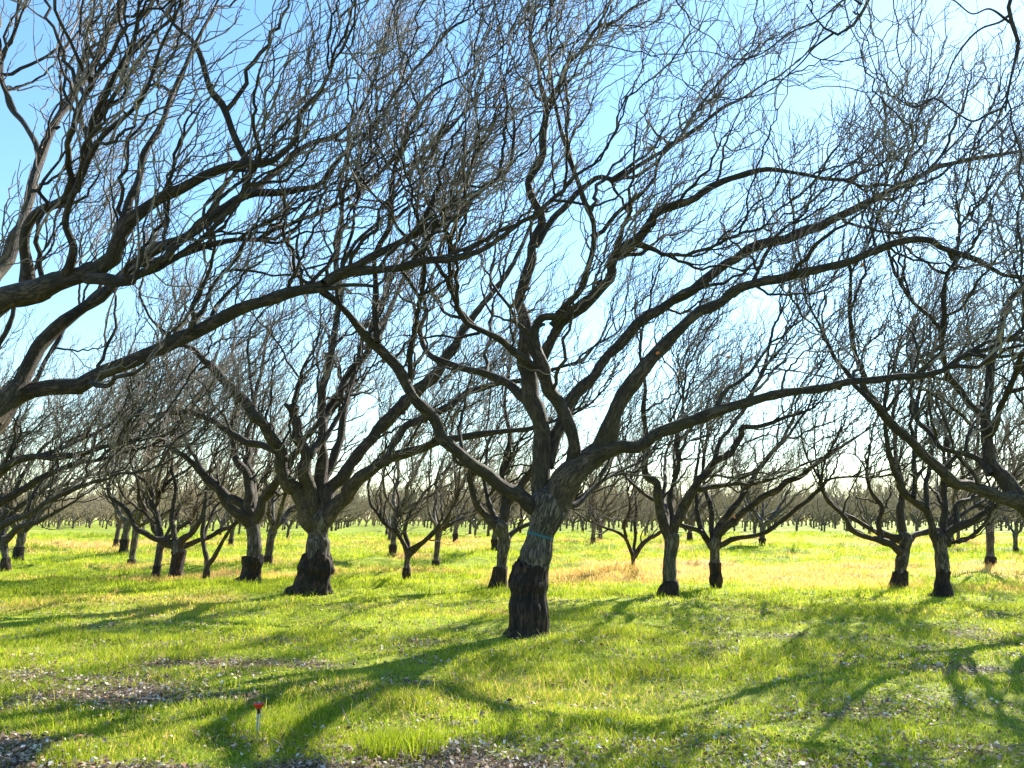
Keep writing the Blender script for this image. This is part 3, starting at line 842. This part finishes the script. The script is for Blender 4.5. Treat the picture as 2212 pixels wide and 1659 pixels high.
traced_tree('walnut right of the middle tree with a swollen knotty foot', ground_at(1284),
    [(1443, 1286, 25), (1446, 1275, 23), (1448, 1262, 20), (1446, 1248, 16)],
    [(1446, 1255, 15), (1445, 1231, 15), (1448, 1192, 14), (1451, 1167, 15), (1451, 1155, 15)],
    [
        ([(1448, 1165, 13), (1437, 1145, 12), (1424, 1110, 12), (1416, 1075, 10), (1414, 1046, 9), (1396, 1016, 8), (1400, 952, 6), (1390, 880, 5), (1395, 830, 4), (1380, 760, 3)], -0.6),
        ([(1452, 1165, 13), (1457, 1148, 11), (1467, 1114, 11), (1487, 1075, 11), (1502, 1051, 10), (1526, 1026, 9), (1545, 1000, 8), (1580, 980, 7), (1600, 945, 7), (1603, 925, 6), (1640, 920, 5), (1690, 905, 4), (1760, 880, 2.5)], -0.9),
        ([(1452, 1160, 8), (1452, 1130, 6), (1448, 1085, 6), (1450, 1050, 5), (1465, 1010, 5), (1460, 950, 4), (1475, 880, 3), (1470, 800, 2)], 1.0),
        ([(1500, 1055, 8), (1540, 1052, 6), (1590, 1045, 5), (1620, 1050, 4)], (-0.3, 0.5)),
        ([(1540, 1003, 6), (1560, 950, 5), (1610, 880, 4.5), (1650, 800, 4), (1700, 740, 2.5)], (-0.5, 1.2)),
    ], seed=83, dens=1.05, sides=(24, 10), extra=1)
traced_tree('walnut with one long low limb reaching right over the yellow grass', ground_at(1270),
    [(1545, 1271, 15), (1545, 1245, 14), (1545, 1217, 14)],
    [(1545, 1222, 12), (1544, 1202, 11.5), (1544, 1182, 12), (1546, 1168, 13)],
    [
        ([(1542, 1185, 9), (1535, 1178, 8), (1518, 1153, 7), (1508, 1120, 6), (1504, 1085, 5), (1500, 1040, 4), (1510, 980, 3)], 0.6),
        ([(1524, 1162, 7), (1518, 1153, 6), (1487, 1141, 6), (1467, 1131, 5), (1438, 1098, 5), (1409, 1077, 4), (1375, 1053, 3.5), (1350, 1030, 3)], (0, 1.0)),
        ([(1543, 1178, 8), (1540, 1160, 8), (1537, 1135, 6), (1534, 1094, 6), (1526, 1065, 5), (1520, 1010, 4), (1530, 930, 3)], 1.2),
        ([(1548, 1172, 10), (1555, 1151, 9), (1584, 1124, 8), (1623, 1094, 7), (1672, 1061, 7), (1721, 1032, 6), (1770, 1000, 5), (1810, 970, 4), (1870, 930, 2)], -0.6),
        ([(1547, 1165, 8), (1552, 1135, 7), (1575, 1108, 7), (1600, 1075, 6), (1623, 1042, 6), (1650, 1000, 5), (1690, 950, 4), (1720, 890, 3)], 0.8),
        ([(1550, 1182, 7), (1557, 1176, 6), (1594, 1163, 5), (1643, 1155, 5), (1682, 1131, 5), (1721, 1100, 4.5), (1770, 1059, 4), (1795, 1035, 3), (1860, 1030, 2)], -1.2),
    ], seed=89, dens=0.95, scale=0.9, sides=(20, 9))
traced_tree('tiny young walnut with a thin pale stem on the yellow strip', ground_at(1240),
    [(1367, 1241, 7.5), (1367, 1232, 6), (1367, 1224, 5.5)],
    [(1367, 1227, 5), (1367, 1212, 5), (1369, 1196, 6)],
    [
        ([(1368, 1202, 5), (1362, 1188, 4.5), (1350, 1165, 4), (1335, 1150, 3.5), (1310, 1140, 3), (1280, 1128, 2)], -0.5),
        ([(1369, 1202, 5), (1371, 1163, 4), (1370, 1133, 4), (1375, 1095, 3), (1370, 1060, 2)], 0.5),
        ([(1370, 1203, 5.5), (1399, 1167, 5), (1424, 1150, 4), (1450, 1120, 2)], 0.4),
        ([(1352, 1168, 4), (1350, 1130, 3.5), (1362, 1100, 3), (1355, 1060, 2)], (0, -0.5)),
    ], seed=97, dens=0.9, scale=0.65, sides=(14, 8))
traced_tree('twisted walnut at the right with many crooked limbs close to the ground', ground_at(1270),
    [(1939, 1271, 20), (1942, 1258, 17), (1944, 1245, 16), (1945, 1236, 15)],
    [(1945, 1242, 14), (1947, 1223, 13), (1953, 1190, 13), (1954, 1172, 14), (1952, 1155, 12)],
    [
        ([(1948, 1198, 9), (1936, 1188, 8), (1903, 1166, 8), (1864, 1155, 6), (1837, 1140, 6), (1826, 1120, 5), (1798, 1092, 5), (1778, 1063, 4), (1770, 1040, 3)], -1.0),
        ([(1948, 1172, 7), (1931, 1164, 6), (1885, 1148, 5), (1850, 1122, 5), (1822, 1107, 4), (1790, 1080, 3)], 0.8),
        ([(1950, 1165, 8), (1930, 1158, 6), (1901, 1148, 6), (1899, 1120, 5), (1903, 1092, 5), (1881, 1059, 4), (1872, 1020, 3), (1880, 960, 2)], -0.4),
        ([(1952, 1168, 10), (1949, 1140, 9), (1947, 1113, 8), (1947, 1070, 7), (1942, 1026, 6), (1935, 960, 5), (1930, 900, 4), (1945, 820, 3)], 0.8),
        ([(1955, 1178, 9), (1962, 1166, 8), (1975, 1155, 7), (2008, 1148, 7), (2040, 1140, 5), (2080, 1110, 4), (2130, 1080, 3)], 0.9),
    ], seed=101, dens=0.95, scale=0.9, sides=(20, 9))
traced_tree('walnut near the right edge with a round burl on its trunk and a flared foot', ground_at(1290),
    [(2034, 1292, 29), (2035, 1278, 20), (2035, 1262, 16), (2037, 1234, 15.5)],
    [(2037, 1240, 14), (2035, 1201, 13), (2032, 1179, 15), (2030, 1160, 15)],
    [
        ([(2028, 1172, 11), (2019, 1157, 9), (2010, 1124, 8), (2001, 1098, 9), (1969, 1074, 9), (1951, 1059, 8), (1938, 1026, 7), (1920, 980, 6), (1915, 930, 5), (1910, 870, 4), (1920, 800, 3)], -0.6),
        ([(1973, 1075, 6), (1976, 1050, 5), (1977, 1026, 5), (1975, 960, 4), (1985, 900, 3)], (-0.3, 0.6)),
        ([(2002, 1098, 6), (1999, 1048, 5), (2006, 1020, 5), (2010, 960, 4), (2000, 890, 3)], (-0.2, 1.2)),
        ([(2030, 1165, 9), (2034, 1148, 8), (2043, 1103, 7), (2040, 1060, 6), (2050, 1000, 5), (2040, 930, 3)], 1.0),
        ([(2034, 1170, 11), (2045, 1157, 9), (2069, 1142, 9), (2108, 1122, 7), (2154, 1089, 6), (2200, 1050, 4), (2250, 1000, 3)], -0.6),
        ([(2068, 1143, 7), (2066, 1113, 6), (2071, 1087, 5.5), (2100, 1075, 5), (2130, 1068, 4), (2175, 1040, 3)], (-0.1, 0.9)),
        ([(2040, 1172, 10), (2052, 1168, 12), (2060, 1170, 10)], (0, -0.1), True),
    ], seed=103, dens=1.0, scale=0.95, sides=(22, 10))


# ------------------------------------------------------------------ farther trees: a few grown shapes, copied
def grown(seed, height=7.0, tr=0.19, n=5, dens=0.8, fine=False, thick=1.6, fork=1.25, lean=0.10, sides=10, rh=0.62, rm=None):
    g = np.random.default_rng(seed)
    root = np.array([[0, 0, -0.12, tr * 1.45], [0, 0, 0.0, tr * 1.35], [0, 0, 0.4 * rh, tr * 1.12], [0.01, 0, rh, tr * 1.05]])
    P, R = resample(root, 12, 0.05, seed)
    gr = Geo(); gr.tubes(P[None], R[None], sides, bark=0.8, freq=(7, 2), seed=seed)
    tk = np.array([[0.01, 0, rh - 0.07, tr * 0.86], [lean * 0.5, 0, 0.9, tr * 0.82], [lean, 0, fork, tr * 1.0], [lean * 1.2, 0, fork + 0.15, tr * 0.8]])
    P, R = resample(tk, 12, 0.1, seed + 1)
    gt = Geo(); gt.tubes(P[None], R[None], sides, bark=0.6, seed=seed)
    LP, LR = [], []
    a0 = g.uniform(0, 6.28)
    for k in range(n):
        a = a0 + k * 2 * math.pi / n + g.uniform(-0.4, 0.4)
        d = np.array([math.cos(a) + 0.15, math.sin(a), g.uniform(0.75, 1.5)])
        L = g.uniform(0.5, 0.8) * height
        Pl, Rl = grow(P[-3][None], d[None], np.array([L]), np.array([tr * g.uniform(0.45, 0.68)]), np.array([0.025]), 12, 0.15, np.array([0.05, 0, 0.05]), g)
        Pl, Rl = resample(np.hstack([Pl[0], Rl[0][:, None]]), 24, 0.4, seed + k)
        LP.append(Pl); LR.append(Rl)
    LP, LR = np.array(LP), np.array(LR)
    gt.tubes(LP, LR, 8 if sides > 8 else 6, bark=0.5, seed=seed)
    s = height / 7.0
    cg = crown_geo(LP, LR, g, s, dens, fine, thick, (0.3, 0.0), (1.8, 0.85, 0.36), 0.2, S2=4)
    z = np.zeros(3)
    return gr.mesh('rootstock', rm or M_ROOT, z), gt.mesh('trunk', M_BARK, z), cg.mesh('crown', [M_FARTWIG_SUNLIT, M_LIMB] if fine else M_FARTWIG_SUNLIT, z), LP


V_MID = [grown(201, 7.0, 0.185, 5, 0.95, True, 1.15), grown(202, 6.2, 0.155, 4, 0.95, True, 1.15, rh=0.45), grown(203, 7.2, 0.20, 6, 0.85, True, 1.15, rh=0.75),
         grown(204, 5.0, 0.115, 4, 1.0, True, 1.0, rh=0.3)]
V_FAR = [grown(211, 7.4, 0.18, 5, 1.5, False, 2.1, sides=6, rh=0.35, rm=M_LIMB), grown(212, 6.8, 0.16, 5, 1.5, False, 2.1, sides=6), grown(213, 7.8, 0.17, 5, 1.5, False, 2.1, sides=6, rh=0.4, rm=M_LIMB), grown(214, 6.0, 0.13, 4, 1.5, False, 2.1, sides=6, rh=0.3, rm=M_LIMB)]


def place(v, x, y, sc, rz, label, group):
    e = link('walnut_tree', None, loc=(x, y, float(ground_h(x, y))))
    e.rotation_euler = (0, 0, rz)
    e.scale = (sc, sc, sc)
    assert len(label.split()) <= 16, label
    tag(e, label, 'tree', group)
    for nm, me in zip(('rootstock', 'trunk', 'crown'), v[:3]):
        o = bpy.data.objects.new(nm, me)
        COL.objects.link(o)
        o.parent = e
    return e


taken = []
for o in COL.objects:
    if o.name.startswith('walnut_tree'):
        taken.append((o.location.x, o.location.y))
singles = [   # traced base x, base y, variant, scale, label
    (338, 1240, 1, 0.80, 'slim walnut with a pale straight trunk just left of the stout black trunk'),
    (283, 1218, 3, 1.25, 'small walnut with a grey bulging trunk at the edge of the open grass alley'),
    (266, 1200, 0, 1.0, 'walnut with a square black lower trunk beside the open grass alley at left'),
    (250, 1182, 1, 1.0, 'fourth trunk back along the open grass alley at left'),
    (38, 1208, 2, 0.95, 'walnut with a black foot just inside the left edge of the grass alley'),
    (578, 1222, 1, 1.05, 'pale trunked walnut with a dark foot seen between the two flared trunks at left'),
    (848, 1210, 3, 1.3, 'small pale walnut leaning left behind the slender forked one'),
    (941, 1230, 3, 1.05, 'small vase shaped walnut with a pale grey stem, right of the slender forked one'),
    (983, 1176, 0, 0.95, 'dark trunked walnut standing farther back over the small vase shaped one'),
    (1281, 1182, 1, 1.0, 'walnut with a single dark trunk alone on the green bank right of the middle tree'),
    (1647, 1186, 0, 0.95, 'walnut with a black foot behind the long low limb, before the far rows'),
    (1490, 1170, 2, 1.0, 'walnut with a wide dark foot between the two trunks right of the middle tree'),
    (2142, 1232, 3, 1.25, 'small thin walnut low on the grass near the right edge'),
    (2057, 1184, 1, 1.0, 'walnut half hidden behind the burl tree near the right edge'),
    (1068, 1198, 0, 0.9, 'walnut peeping out behind the knobbly headed tree left of the teal band'),
    (498, 1188, 1, 0.9, 'dark stemmed walnut in the gap between the thin V fork and the dark flared foot'),
]
for x, y, v, sc, lab in singles:
    d = ground_at(y)
    p = at(x, y, d)
    place(V_MID[v], p[0], p[1], sc * random.Random(x).uniform(0.96, 1.04), random.Random(y * x).uniform(-0.5, 0.5), lab, WALNUTS)
    taken.append((p[0], p[1]))

# rows of the orchard beyond, on its planting grid
rr = random.Random(5)
ang = math.radians(9)
ca, sa = math.cos(ang), math.sin(ang)
cnt = 0
cells = []
for i in range(-40, 41):
    for j in range(0, 34):
        u, v = i * 7.4, 36 + j * 6.9
        x = u * ca - v * sa + 8 + rr.uniform(-0.35, 0.35)
        y = u * sa + v * ca + rr.uniform(-0.35, 0.35)
        if y < 33 or y > 172 or abs(x) > 0.70 * y + 3:
            continue
        if -0.615 * y < x < -0.495 * y and y < 125:      # the open alley seen at left
            continue
        if y < 92 and rr.random() > 0.33:      # few old trees are left here
            continue
        if min(math.hypot(x - a, y - b) for a, b in taken) < 5.0:
            continue
        cells.append((x, y))
cells.sort(key=lambda c: c[1])
near = sorted([c for c in cells if c[1] < 47], key=lambda c: c[0] / c[1])
ORD = ('first second third fourth fifth sixth seventh eighth ninth tenth eleventh twelfth thirteenth fourteenth fifteenth sixteenth '
       'seventeenth eighteenth nineteenth twentieth').split()
midr = sorted([c for c in cells if 47 <= c[1] < 92], key=lambda c: c[0] / c[1])
print('thin rows', len(near), len(midr))
for k, (x, y) in enumerate(near):
    place(V_MID[rr.randrange(3)], x, y, rr.uniform(0.68, 0.92), rr.uniform(-0.8, 0.8),
          'bare walnut in nearest far row, %s trunk from the %s' % ((ORD[k], 'left') if k <= len(near) // 2 else (ORD[len(near) - 1 - k], 'right')), WALNUTS)
for k, (x, y) in enumerate(midr):
    lk, rk = k, len(midr) - 1 - k
    place(V_FAR[rr.randrange(4)], x, y, rr.uniform(0.72, 1.02), rr.uniform(-0.8, 0.8),
          'lone bare walnut out on the open grass before the far rows, %s from the %s' % ((ORD[lk], 'left') if lk <= rk else (ORD[rk], 'right')), WALNUTS)
rest = [c for c in cells if c[1] >= 92][:290 - len(near) - len(midr)]
for x, y in rest:
    place(V_FAR[rr.randrange(4)], x, y, rr.uniform(0.72, 1.02), rr.uniform(-0.8, 0.8),
          'bare walnut in the far rows of the orchard, closing the view above the grass', 'walnuts in the far rows')
print('far trees', len(cells), len(near), max(c[1] for c in rest))

# beyond them the orchard reads as one grey brown mass
VM = [grown(221 + k, 7.4, 0.22, 6, 1.0, False, 4.5, sides=4, fork=0.8, rm=M_LIMB) for k in range(2)]
far_end = max(c[1] for c in rest)
mv, mq, mb, nn = [], [], [], 0
for yy in np.arange(far_end + 3, far_end + 95, 9.0):
    for xx in np.arange(-0.78 * yy, 0.78 * yy, 7.2):
        vm = VM[rr.randrange(2)]
        az = rr.uniform(0, 6.28)
        c_, s_ = math.cos(az), math.sin(az)
        for me in vm[:3]:
            v_ = np.empty(len(me.vertices) * 3, np.float32)
            me.vertices.foreach_get('co', v_)
            v_ = v_.reshape(-1, 3) * rr.uniform(0.85, 1.15)
            l_ = np.empty(len(me.loops), np.int32)
            me.loops.foreach_get('vertex_index', l_)
            jx, jy = xx + rr.uniform(-1, 1), yy + rr.uniform(-2, 2)
            mv.append(np.stack([v_[:, 0] * c_ - v_[:, 1] * s_ + xx, v_[:, 0] * s_ + v_[:, 1] * c_ + yy, v_[:, 2]], -1))
            mq.append(l_.reshape(-1, 4) + nn)
            nn += len(v_)
mq = np.concatenate(mq)
fm = mesh_np('far_orchard', np.concatenate(mv), mq.ravel(), np.arange(len(mq)) * 4, np.full(len(mq), 4), M_FARTWIG_SUNLIT)
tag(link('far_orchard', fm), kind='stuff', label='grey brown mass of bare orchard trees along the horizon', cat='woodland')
print('far mass faces', len(mq))

# ------------------------------------------------------------------ withered leaves still hanging on the middle tree
def leaf_mesh(name, s, mat_col, seed):
    g = np.random.default_rng(seed)
    o = np.array([[0, 0, 0], [.28, .3, .05], [.33, .62, -.06], [0, 1, .1], [-.33, .62, .08], [-.28, .3, -.05], [0, .5, .12]]) * s
    f = [(0, 1, 6), (1, 2, 6), (2, 3, 6), (3, 4, 6), (4, 5, 6), (5, 0, 6)]
    me = bpy.data.meshes.new(name)
    me.from_pydata([tuple(p) for p in o], [], f)
    me.materials.append(mat_col)
    return me


M_ORANGE = plain('withered_leaf', (0.55, 0.16, 0.03), 0.6)
for k, (x, y, dep) in enumerate([(1861, 577, 10.0), (1567, 773, 10.6), (1416, 762, 10.6), (1413, 745, 10.7), (1590, 1120, 9.6), (1100, 515, 11)]):
    p = at(x, y, dep)
    o = link('withered_leaf', leaf_mesh('withered_leaf', 0.075, M_ORANGE, k), A)
    o.location = Vector(p) - A.location
    o.rotation_euler = (2.4 + 0.4 * k, 0.6 * k, 1.1 * k)

# ------------------------------------------------------------------ grass
def blades(n, y0, y1, g, hfun, wfun, tint_fun, umax=0.80, keep=None):
    ly = g.uniform(math.log(y0), math.log(y1), n)
    y = np.exp(ly)
    x = g.uniform(-umax, umax, n) * (y + 1.0)
    if keep is not None:
        k = g.random(n) < keep(x, y)
        x, y = x[k], y[k]
    return x, y


def blade_mesh(x, y, H, W, tint, g, lean=0.45, name='grass'):
    n = len(x)
    z = ground_h(x, y) - 0.004
    a = g.uniform(0, 2 * math.pi, n)
    wx, wy = np.cos(a) * W * 0.5, np.sin(a) * W * 0.5
    b = g.uniform(0, 2 * math.pi, n)
    ln = lean * H * g.uniform(0.2, 1.3, n)
    lx, ly = np.cos(b) * ln, np.sin(b) * ln
    v = np.empty((n, 5, 3))
    v[:, 0] = np.stack([x - wx, y - wy, z], -1)
    v[:, 1] = np.stack([x + wx, y + wy, z], -1)
    v[:, 2] = np.stack([x + wx * 0.8 + lx * 0.35, y + wy * 0.8 + ly * 0.35, z + H * 0.55], -1)
    v[:, 3] = np.stack([x - wx * 0.8 + lx * 0.35, y - wy * 0.8 + ly * 0.35, z + H * 0.55], -1)
    v[:, 4] = np.stack([x + lx, y + ly, z + H * g.uniform(0.8, 1.0, n)], -1)
    base = np.arange(n)[:, None] * 5
    loops = (base + np.array([[0, 1, 2, 3, 3, 2, 4]])).ravel()
    starts = (np.arange(n)[:, None] * 7 + np.array([[0, 4]])).ravel()
    totals = np.tile([4, 3], n)
    return v.reshape(-1, 3), loops, starts, totals, np.repeat(tint, 5, axis=0)


g = np.random.default_rng(99)


def keep_f(x, y):
    lm = litter_m(x, y)
    return np.clip(1 - 0.90 * lm, 0.05, 1) * np.clip(0.35 + 1.3 * lush_m(x, y), 0.3, 1)


x, y = blades(680000, 4.2, 75.0, g, None, None, None, keep=keep_f)
n = len(x)
lu, dm = lush_m(x, y), dry_m(x, y)
H = (0.022 + 0.12 * np.clip(lu - 0.40, 0, 1) + 0.035 * g.random(n) ** 2) * (0.45 + 1.2 * vn(x * 2.3, y * 2.9, seed=53)) * (y / 7) ** 0.42 * (1 + 0.5 * dm)
spike = g.random(n) < 0.012
H = np.where(spike, H * 2.2, H)
W = 0.0042 * (y / 7) ** 0.85 * g.uniform(0.7, 1.4, n)
g1 = np.array([0.13, 0.22, 0.008]); g2 = np.array([0.50, 0.56, 0.03]); g3 = np.array([0.66, 0.58, 0.10]); st = np.array([0.80, 0.53, 0.17])
t = np.clip(g.normal(0.5, 0.28, n) + 1.3 * (fbm(x * 0.5, y * 0.9, seed=51) - 0.5) + 0.7 * (vn(x * 3.1, y * 3.1, seed=52) - 0.5) + np.clip((y - 8) / 30, 0, 0.25), 0, 1)[:, None]
tint = g1 * (1 - t) + g2 * t
yel = (np.clip(g.random(n) - 0.86, 0, 1) > 0)[:, None]
tint = np.where(yel, g3, tint)
isdry = (g.random(n) < dm * 0.85 + 0.015)[:, None]
tint = np.where(isdry, st * g.uniform(0.7, 1.15, n)[:, None], tint)
parts = [blade_mesh(x, y, H, W, tint, g, 0.85)]

# small round leaves of the low weeds between the blades
nw = 130000
wy_ = np.exp(g.uniform(math.log(4.3), math.log(24), nw)); wx_ = g.uniform(-0.8, 0.8, nw) * (wy_ + 1)
kp = g.random(nw) < np.clip(0.25 + 1.9 * (fbm(wx_ * 0.9, wy_ * 1.3, seed=61) - 0.42), 0.05, 1) * (1 - 0.85 * litter_m(wx_, wy_))
wx_, wy_ = wx_[kp], wy_[kp]
nw = len(wx_)
wt = np.clip(g.normal(0.55, 0.3, nw), 0, 1)[:, None]
parts.append(blade_mesh(wx_, wy_, g.uniform(0.012, 0.05, nw), g.uniform(0.009, 0.020, nw) * (wy_ / 7) ** 0.5, g1 * (1 - wt) + np.array([0.40, 0.52, 0.06]) * wt, g, 1.3))

# taller lush tufts in the foreground
tufts = [(870, 1628, 0.30, 0.17, 900), (160, 1640, 0.22, 0.10, 400), (1100, 1590, 0.2, 0.10, 160), (990, 1560, 0.15, 0.12, 60), (1010, 1600, 0.2, 0.11, 120),
         (505, 1480, 0.12, 0.12, 60), (600, 1565, 0.28, 0.09, 420), (470, 1560, 0.3, 0.08, 360), (700, 1610, 0.3, 0.08, 350), (1160, 1368, 0.12, 0.13, 120), (1105, 1372, 0.08, 0.12, 50),
         (1500, 1380, 0.1, 0.12, 25), (640, 1415, 0.25, 0.09, 160), (1640, 1540, 0.4, 0.08, 400), (1980, 1600, 0.5, 0.08, 500), (1230, 1420, 0.2, 0.09, 80)]
for tx, ty, rad, hh, k in tufts:
    d = ground_at(ty)
    p = at(tx, ty, d)
    rr_ = rad * np.sqrt(g.random(k)); aa = g.uniform(0, 6.28, k)
    bx, by = p[0] + rr_ * np.cos(aa), p[1] + rr_ * np.sin(aa)
    tt = g.uniform(0.1, 0.8, k)[:, None]
    parts.append(blade_mesh(bx, by, hh * g.uniform(0.5, 1.25, k), 0.0045 * g.uniform(0.7, 1.4, k), g1 * (1 - tt) + g2 * tt, g, 0.4))
# clumpy weeds of the rougher middle distance
nc = 5200
cy = np.exp(g.uniform(math.log(17), math.log(85), nc)); cx = g.uniform(-0.78, 0.78, nc) * (cy + 1)
kk = 16
bx = np.repeat(cx, kk) + g.normal(0, 0.11, nc * kk) * (np.repeat(cy, kk) / 22)
by = np.repeat(cy, kk) + g.normal(0, 0.10, nc * kk) * (np.repeat(cy, kk) / 22)
cd = dry_m(cx, cy)
ct = np.clip(g.normal(0.45, 0.25, nc), 0, 1)[:, None]
ctint = g1 * (1 - ct) + g2 * ct
ctint = np.where((g.random(nc) < cd * 0.9)[:, None], st * g.uniform(0.6, 1.1, nc)[:, None], ctint)
parts.append(blade_mesh(bx, by, g.uniform(0.08, 0.24, nc * kk) * np.sqrt(by / 22), 0.012 * (by / 22) * g.uniform(.6, 1.4, nc * kk), np.repeat(ctint, kk, axis=0), g, 0.6))


def join(parts):
    V, Lp, S_, T_, C_ = [], [], [], [], []
    nv = nl = 0
    for v, l, s, t, c in parts:
        V.append(v); Lp.append(l + nv); S_.append(s + nl); T_.append(t); C_.append(c)
        nv += len(v); nl += len(l)
    return map(np.concatenate, (V, Lp, S_, T_, C_))


V, Lp, S_, T_, C_ = join(parts)
tag(link('grass', mesh_np('grass', V, Lp, S_, T_, M_GRASS, {'tint': C_}, smooth=False)), kind='stuff',
    label='bright green winter grass with straw coloured patches covering the orchard floor', cat='grass')

# ------------------------------------------------------------------ leaf litter
n = 150000
ly = np.exp(g.uniform(math.log(4.3), math.log(17), n)); lx = g.uniform(-0.8, 0.8, n) * (ly + 1)
k = g.random(n) < np.clip(litter_m(lx, ly) * 0.95 + 0.60 * np.clip(fbm(lx * 1.3, ly * 2.2, seed=77) * 3 - 1.2, 0.05, 1), 0, 1)
lx, ly = lx[k], ly[k]
n = len(lx)
z = ground_h(lx, ly) + g.uniform(0.002, 0.045, n)
s = g.uniform(0.006, 0.024, n) * np.where(g.random(n) < 0.04, 1.4, 1.0) * (ly / 7) ** 0.3
a = g.uniform(0, 6.28, n)
ux, uy = np.cos(a), np.sin(a)
tz = g.uniform(-1.1, 1.3, (n, 4)) * s[:, None]
asp = g.uniform(0.35, 0.8, n)
c4 = np.array([[-1, 0], [0, -1], [1, 0], [0, 1]])
v = np.empty((n, 4, 3))
for q_ in range(4):
    e1, e2 = c4[q_]
    v[:, q_, 0] = lx + (ux * e1 * s - uy * e2 * s * asp)
    v[:, q_, 1] = ly + (uy * e1 * s + ux * e2 * s * asp)
    v[:, q_, 2] = z + tz[:, q_] * 0.6 + 0.004
pal = np.array([[0.44, 0.33, 0.23], [0.28, 0.18, 0.11], [0.78, 0.70, 0.60], [0.13, 0.075, 0.045], [0.38, 0.20, 0.09], [0.24, 0.175, 0.13]])
ti = pal[g.choice(6, n, p=[.28, .2, .14, .16, .06, .16])] * g.uniform(0.75, 1.15, (n, 1))
loops = (np.arange(n)[:, None] * 4 + np.arange(4)[None]).ravel()
tri_l = (np.arange(n)[:, None] * 4 + np.array([[0, 1, 2, 0, 2, 3]])).ravel()
lm_ = mesh_np('leaf_litter', v.reshape(-1, 3), tri_l, np.arange(2 * n) * 3, np.full(2 * n, 3), M_LEAF, {'tint': np.repeat(ti, 4, axis=0)}, smooth=False)
tag(link('leaf_litter', lm_), kind='stuff', label='pale grey and brown dead leaf scraps lying among the grass', cat='leaf litter')

# thin fallen twigs
nt_ = 260
ty = np.exp(g.uniform(math.log(4.6), math.log(13), nt_)); tx = g.uniform(-0.7, 0.7, nt_) * ty
st_ = np.stack([tx, ty, ground_h(tx, ty) + 0.012], -1)
dd_ = unit(np.stack([g.normal(size=nt_), g.normal(size=nt_), g.uniform(0, 0.12, nt_)], -1))
Pt_, Rt_ = grow(st_, dd_, g.uniform(0.08, 0.35, nt_), np.full(nt_, 0.004), np.full(nt_, 0.002), 5, 0.16, np.zeros(3), g)
Pt_[:, :, 2] = np.maximum(Pt_[:, :, 2], ground_h(Pt_[:, :, 0], Pt_[:, :, 1]) + 0.008)
gt_ = Geo(); gt_.tubes(Pt_, Rt_, 4)
tag(link('fallen_twigs', gt_.mesh('fallen_twigs', M_TWIG, np.zeros(3))), kind='stuff', label='short dry twigs scattered on the grass', cat='twigs')

# ------------------------------------------------------------------ red sprinkler on its stake
def lathe(prof, S, lob=None, cz=(0, 0)):
    v, f = [], []
    for i, (r, z_) in enumerate(prof):
        for k in range(S):
            a = 2 * math.pi * k / S
            rr2 = r * (1 + (lob[i] * math.cos(5 * a) if lob else 0))
            v.append((cz[0] + rr2 * math.cos(a), cz[1] + rr2 * math.sin(a), z_))
    for i in range(len(prof) - 1):
        for k in range(S):
            f.append((i * S + k, i * S + (k + 1) % S, (i + 1) * S + (k + 1) % S, (i + 1) * S + k))
    return v, f


def lathe_obj(name, prof, S, mat, parent, lob=None, cz=(0, 0)):
    v, f = lathe(prof, S, lob, cz)
    me = bpy.data.meshes.new(name)
    me.from_pydata(v, [], f)
    me.polygons.foreach_set('use_smooth', [True] * len(f))
    me.materials.append(mat)
    return link(name, me, parent)


dS = ground_at(1590)
ps = at(556, 1590, dS)
sp = link('sprinkler', None, loc=(ps[0], ps[1], float(ground_h(ps[0], ps[1]))))
tag(sp, 'small red plastic sprinkler head on a grey stake in the grass', 'sprinkler')
hS = 0.245
M_RED = plain('red_plastic', (0.55, 0.03, 0.015), 0.35)
M_BLK = plain('black_plastic', (0.015, 0.013, 0.012), 0.4)
M_GRY = plain('grey_pipe', (0.30, 0.31, 0.31), 0.5)
lathe_obj('sprinkler_head', [(0.008, hS - 0.045), (0.016, hS - 0.040), (0.030, hS - 0.022), (0.038, hS - 0.006), (0.037, hS), (0.030, hS - 0.004), (0.014, hS - 0.010), (0.003, hS - 0.008)], 30, M_RED, sp, lob=[0, 0, .06, .10, .10, .08, 0, 0])
lathe_obj('nozzle', [(0.003, hS - 0.012), (0.007, hS - 0.010), (0.007, hS + 0.008), (0.004, hS + 0.014), (0.001, hS + 0.014)], 12, M_GRY, sp)
lathe_obj('collar', [(0.006, hS - 0.075), (0.011, hS - 0.073), (0.012, hS - 0.050), (0.016, hS - 0.042), (0.008, hS - 0.040)], 16, M_BLK, sp)
lathe_obj('riser_pipe', [(0.0085, -0.05), (0.0085, hS - 0.12), (0.0095, hS - 0.115), (0.0095, hS - 0.074), (0.002, hS - 0.073)], 14, M_GRY, sp, cz=(-0.004, 0))
lathe_obj('stake', [(0.003, -0.06), (0.0032, hS - 0.09), (0.004, hS - 0.07), (0.001, hS - 0.068)], 8, M_GRY, sp, cz=(0.016, -0.004))

# brown walnut husk lying by the big trunk
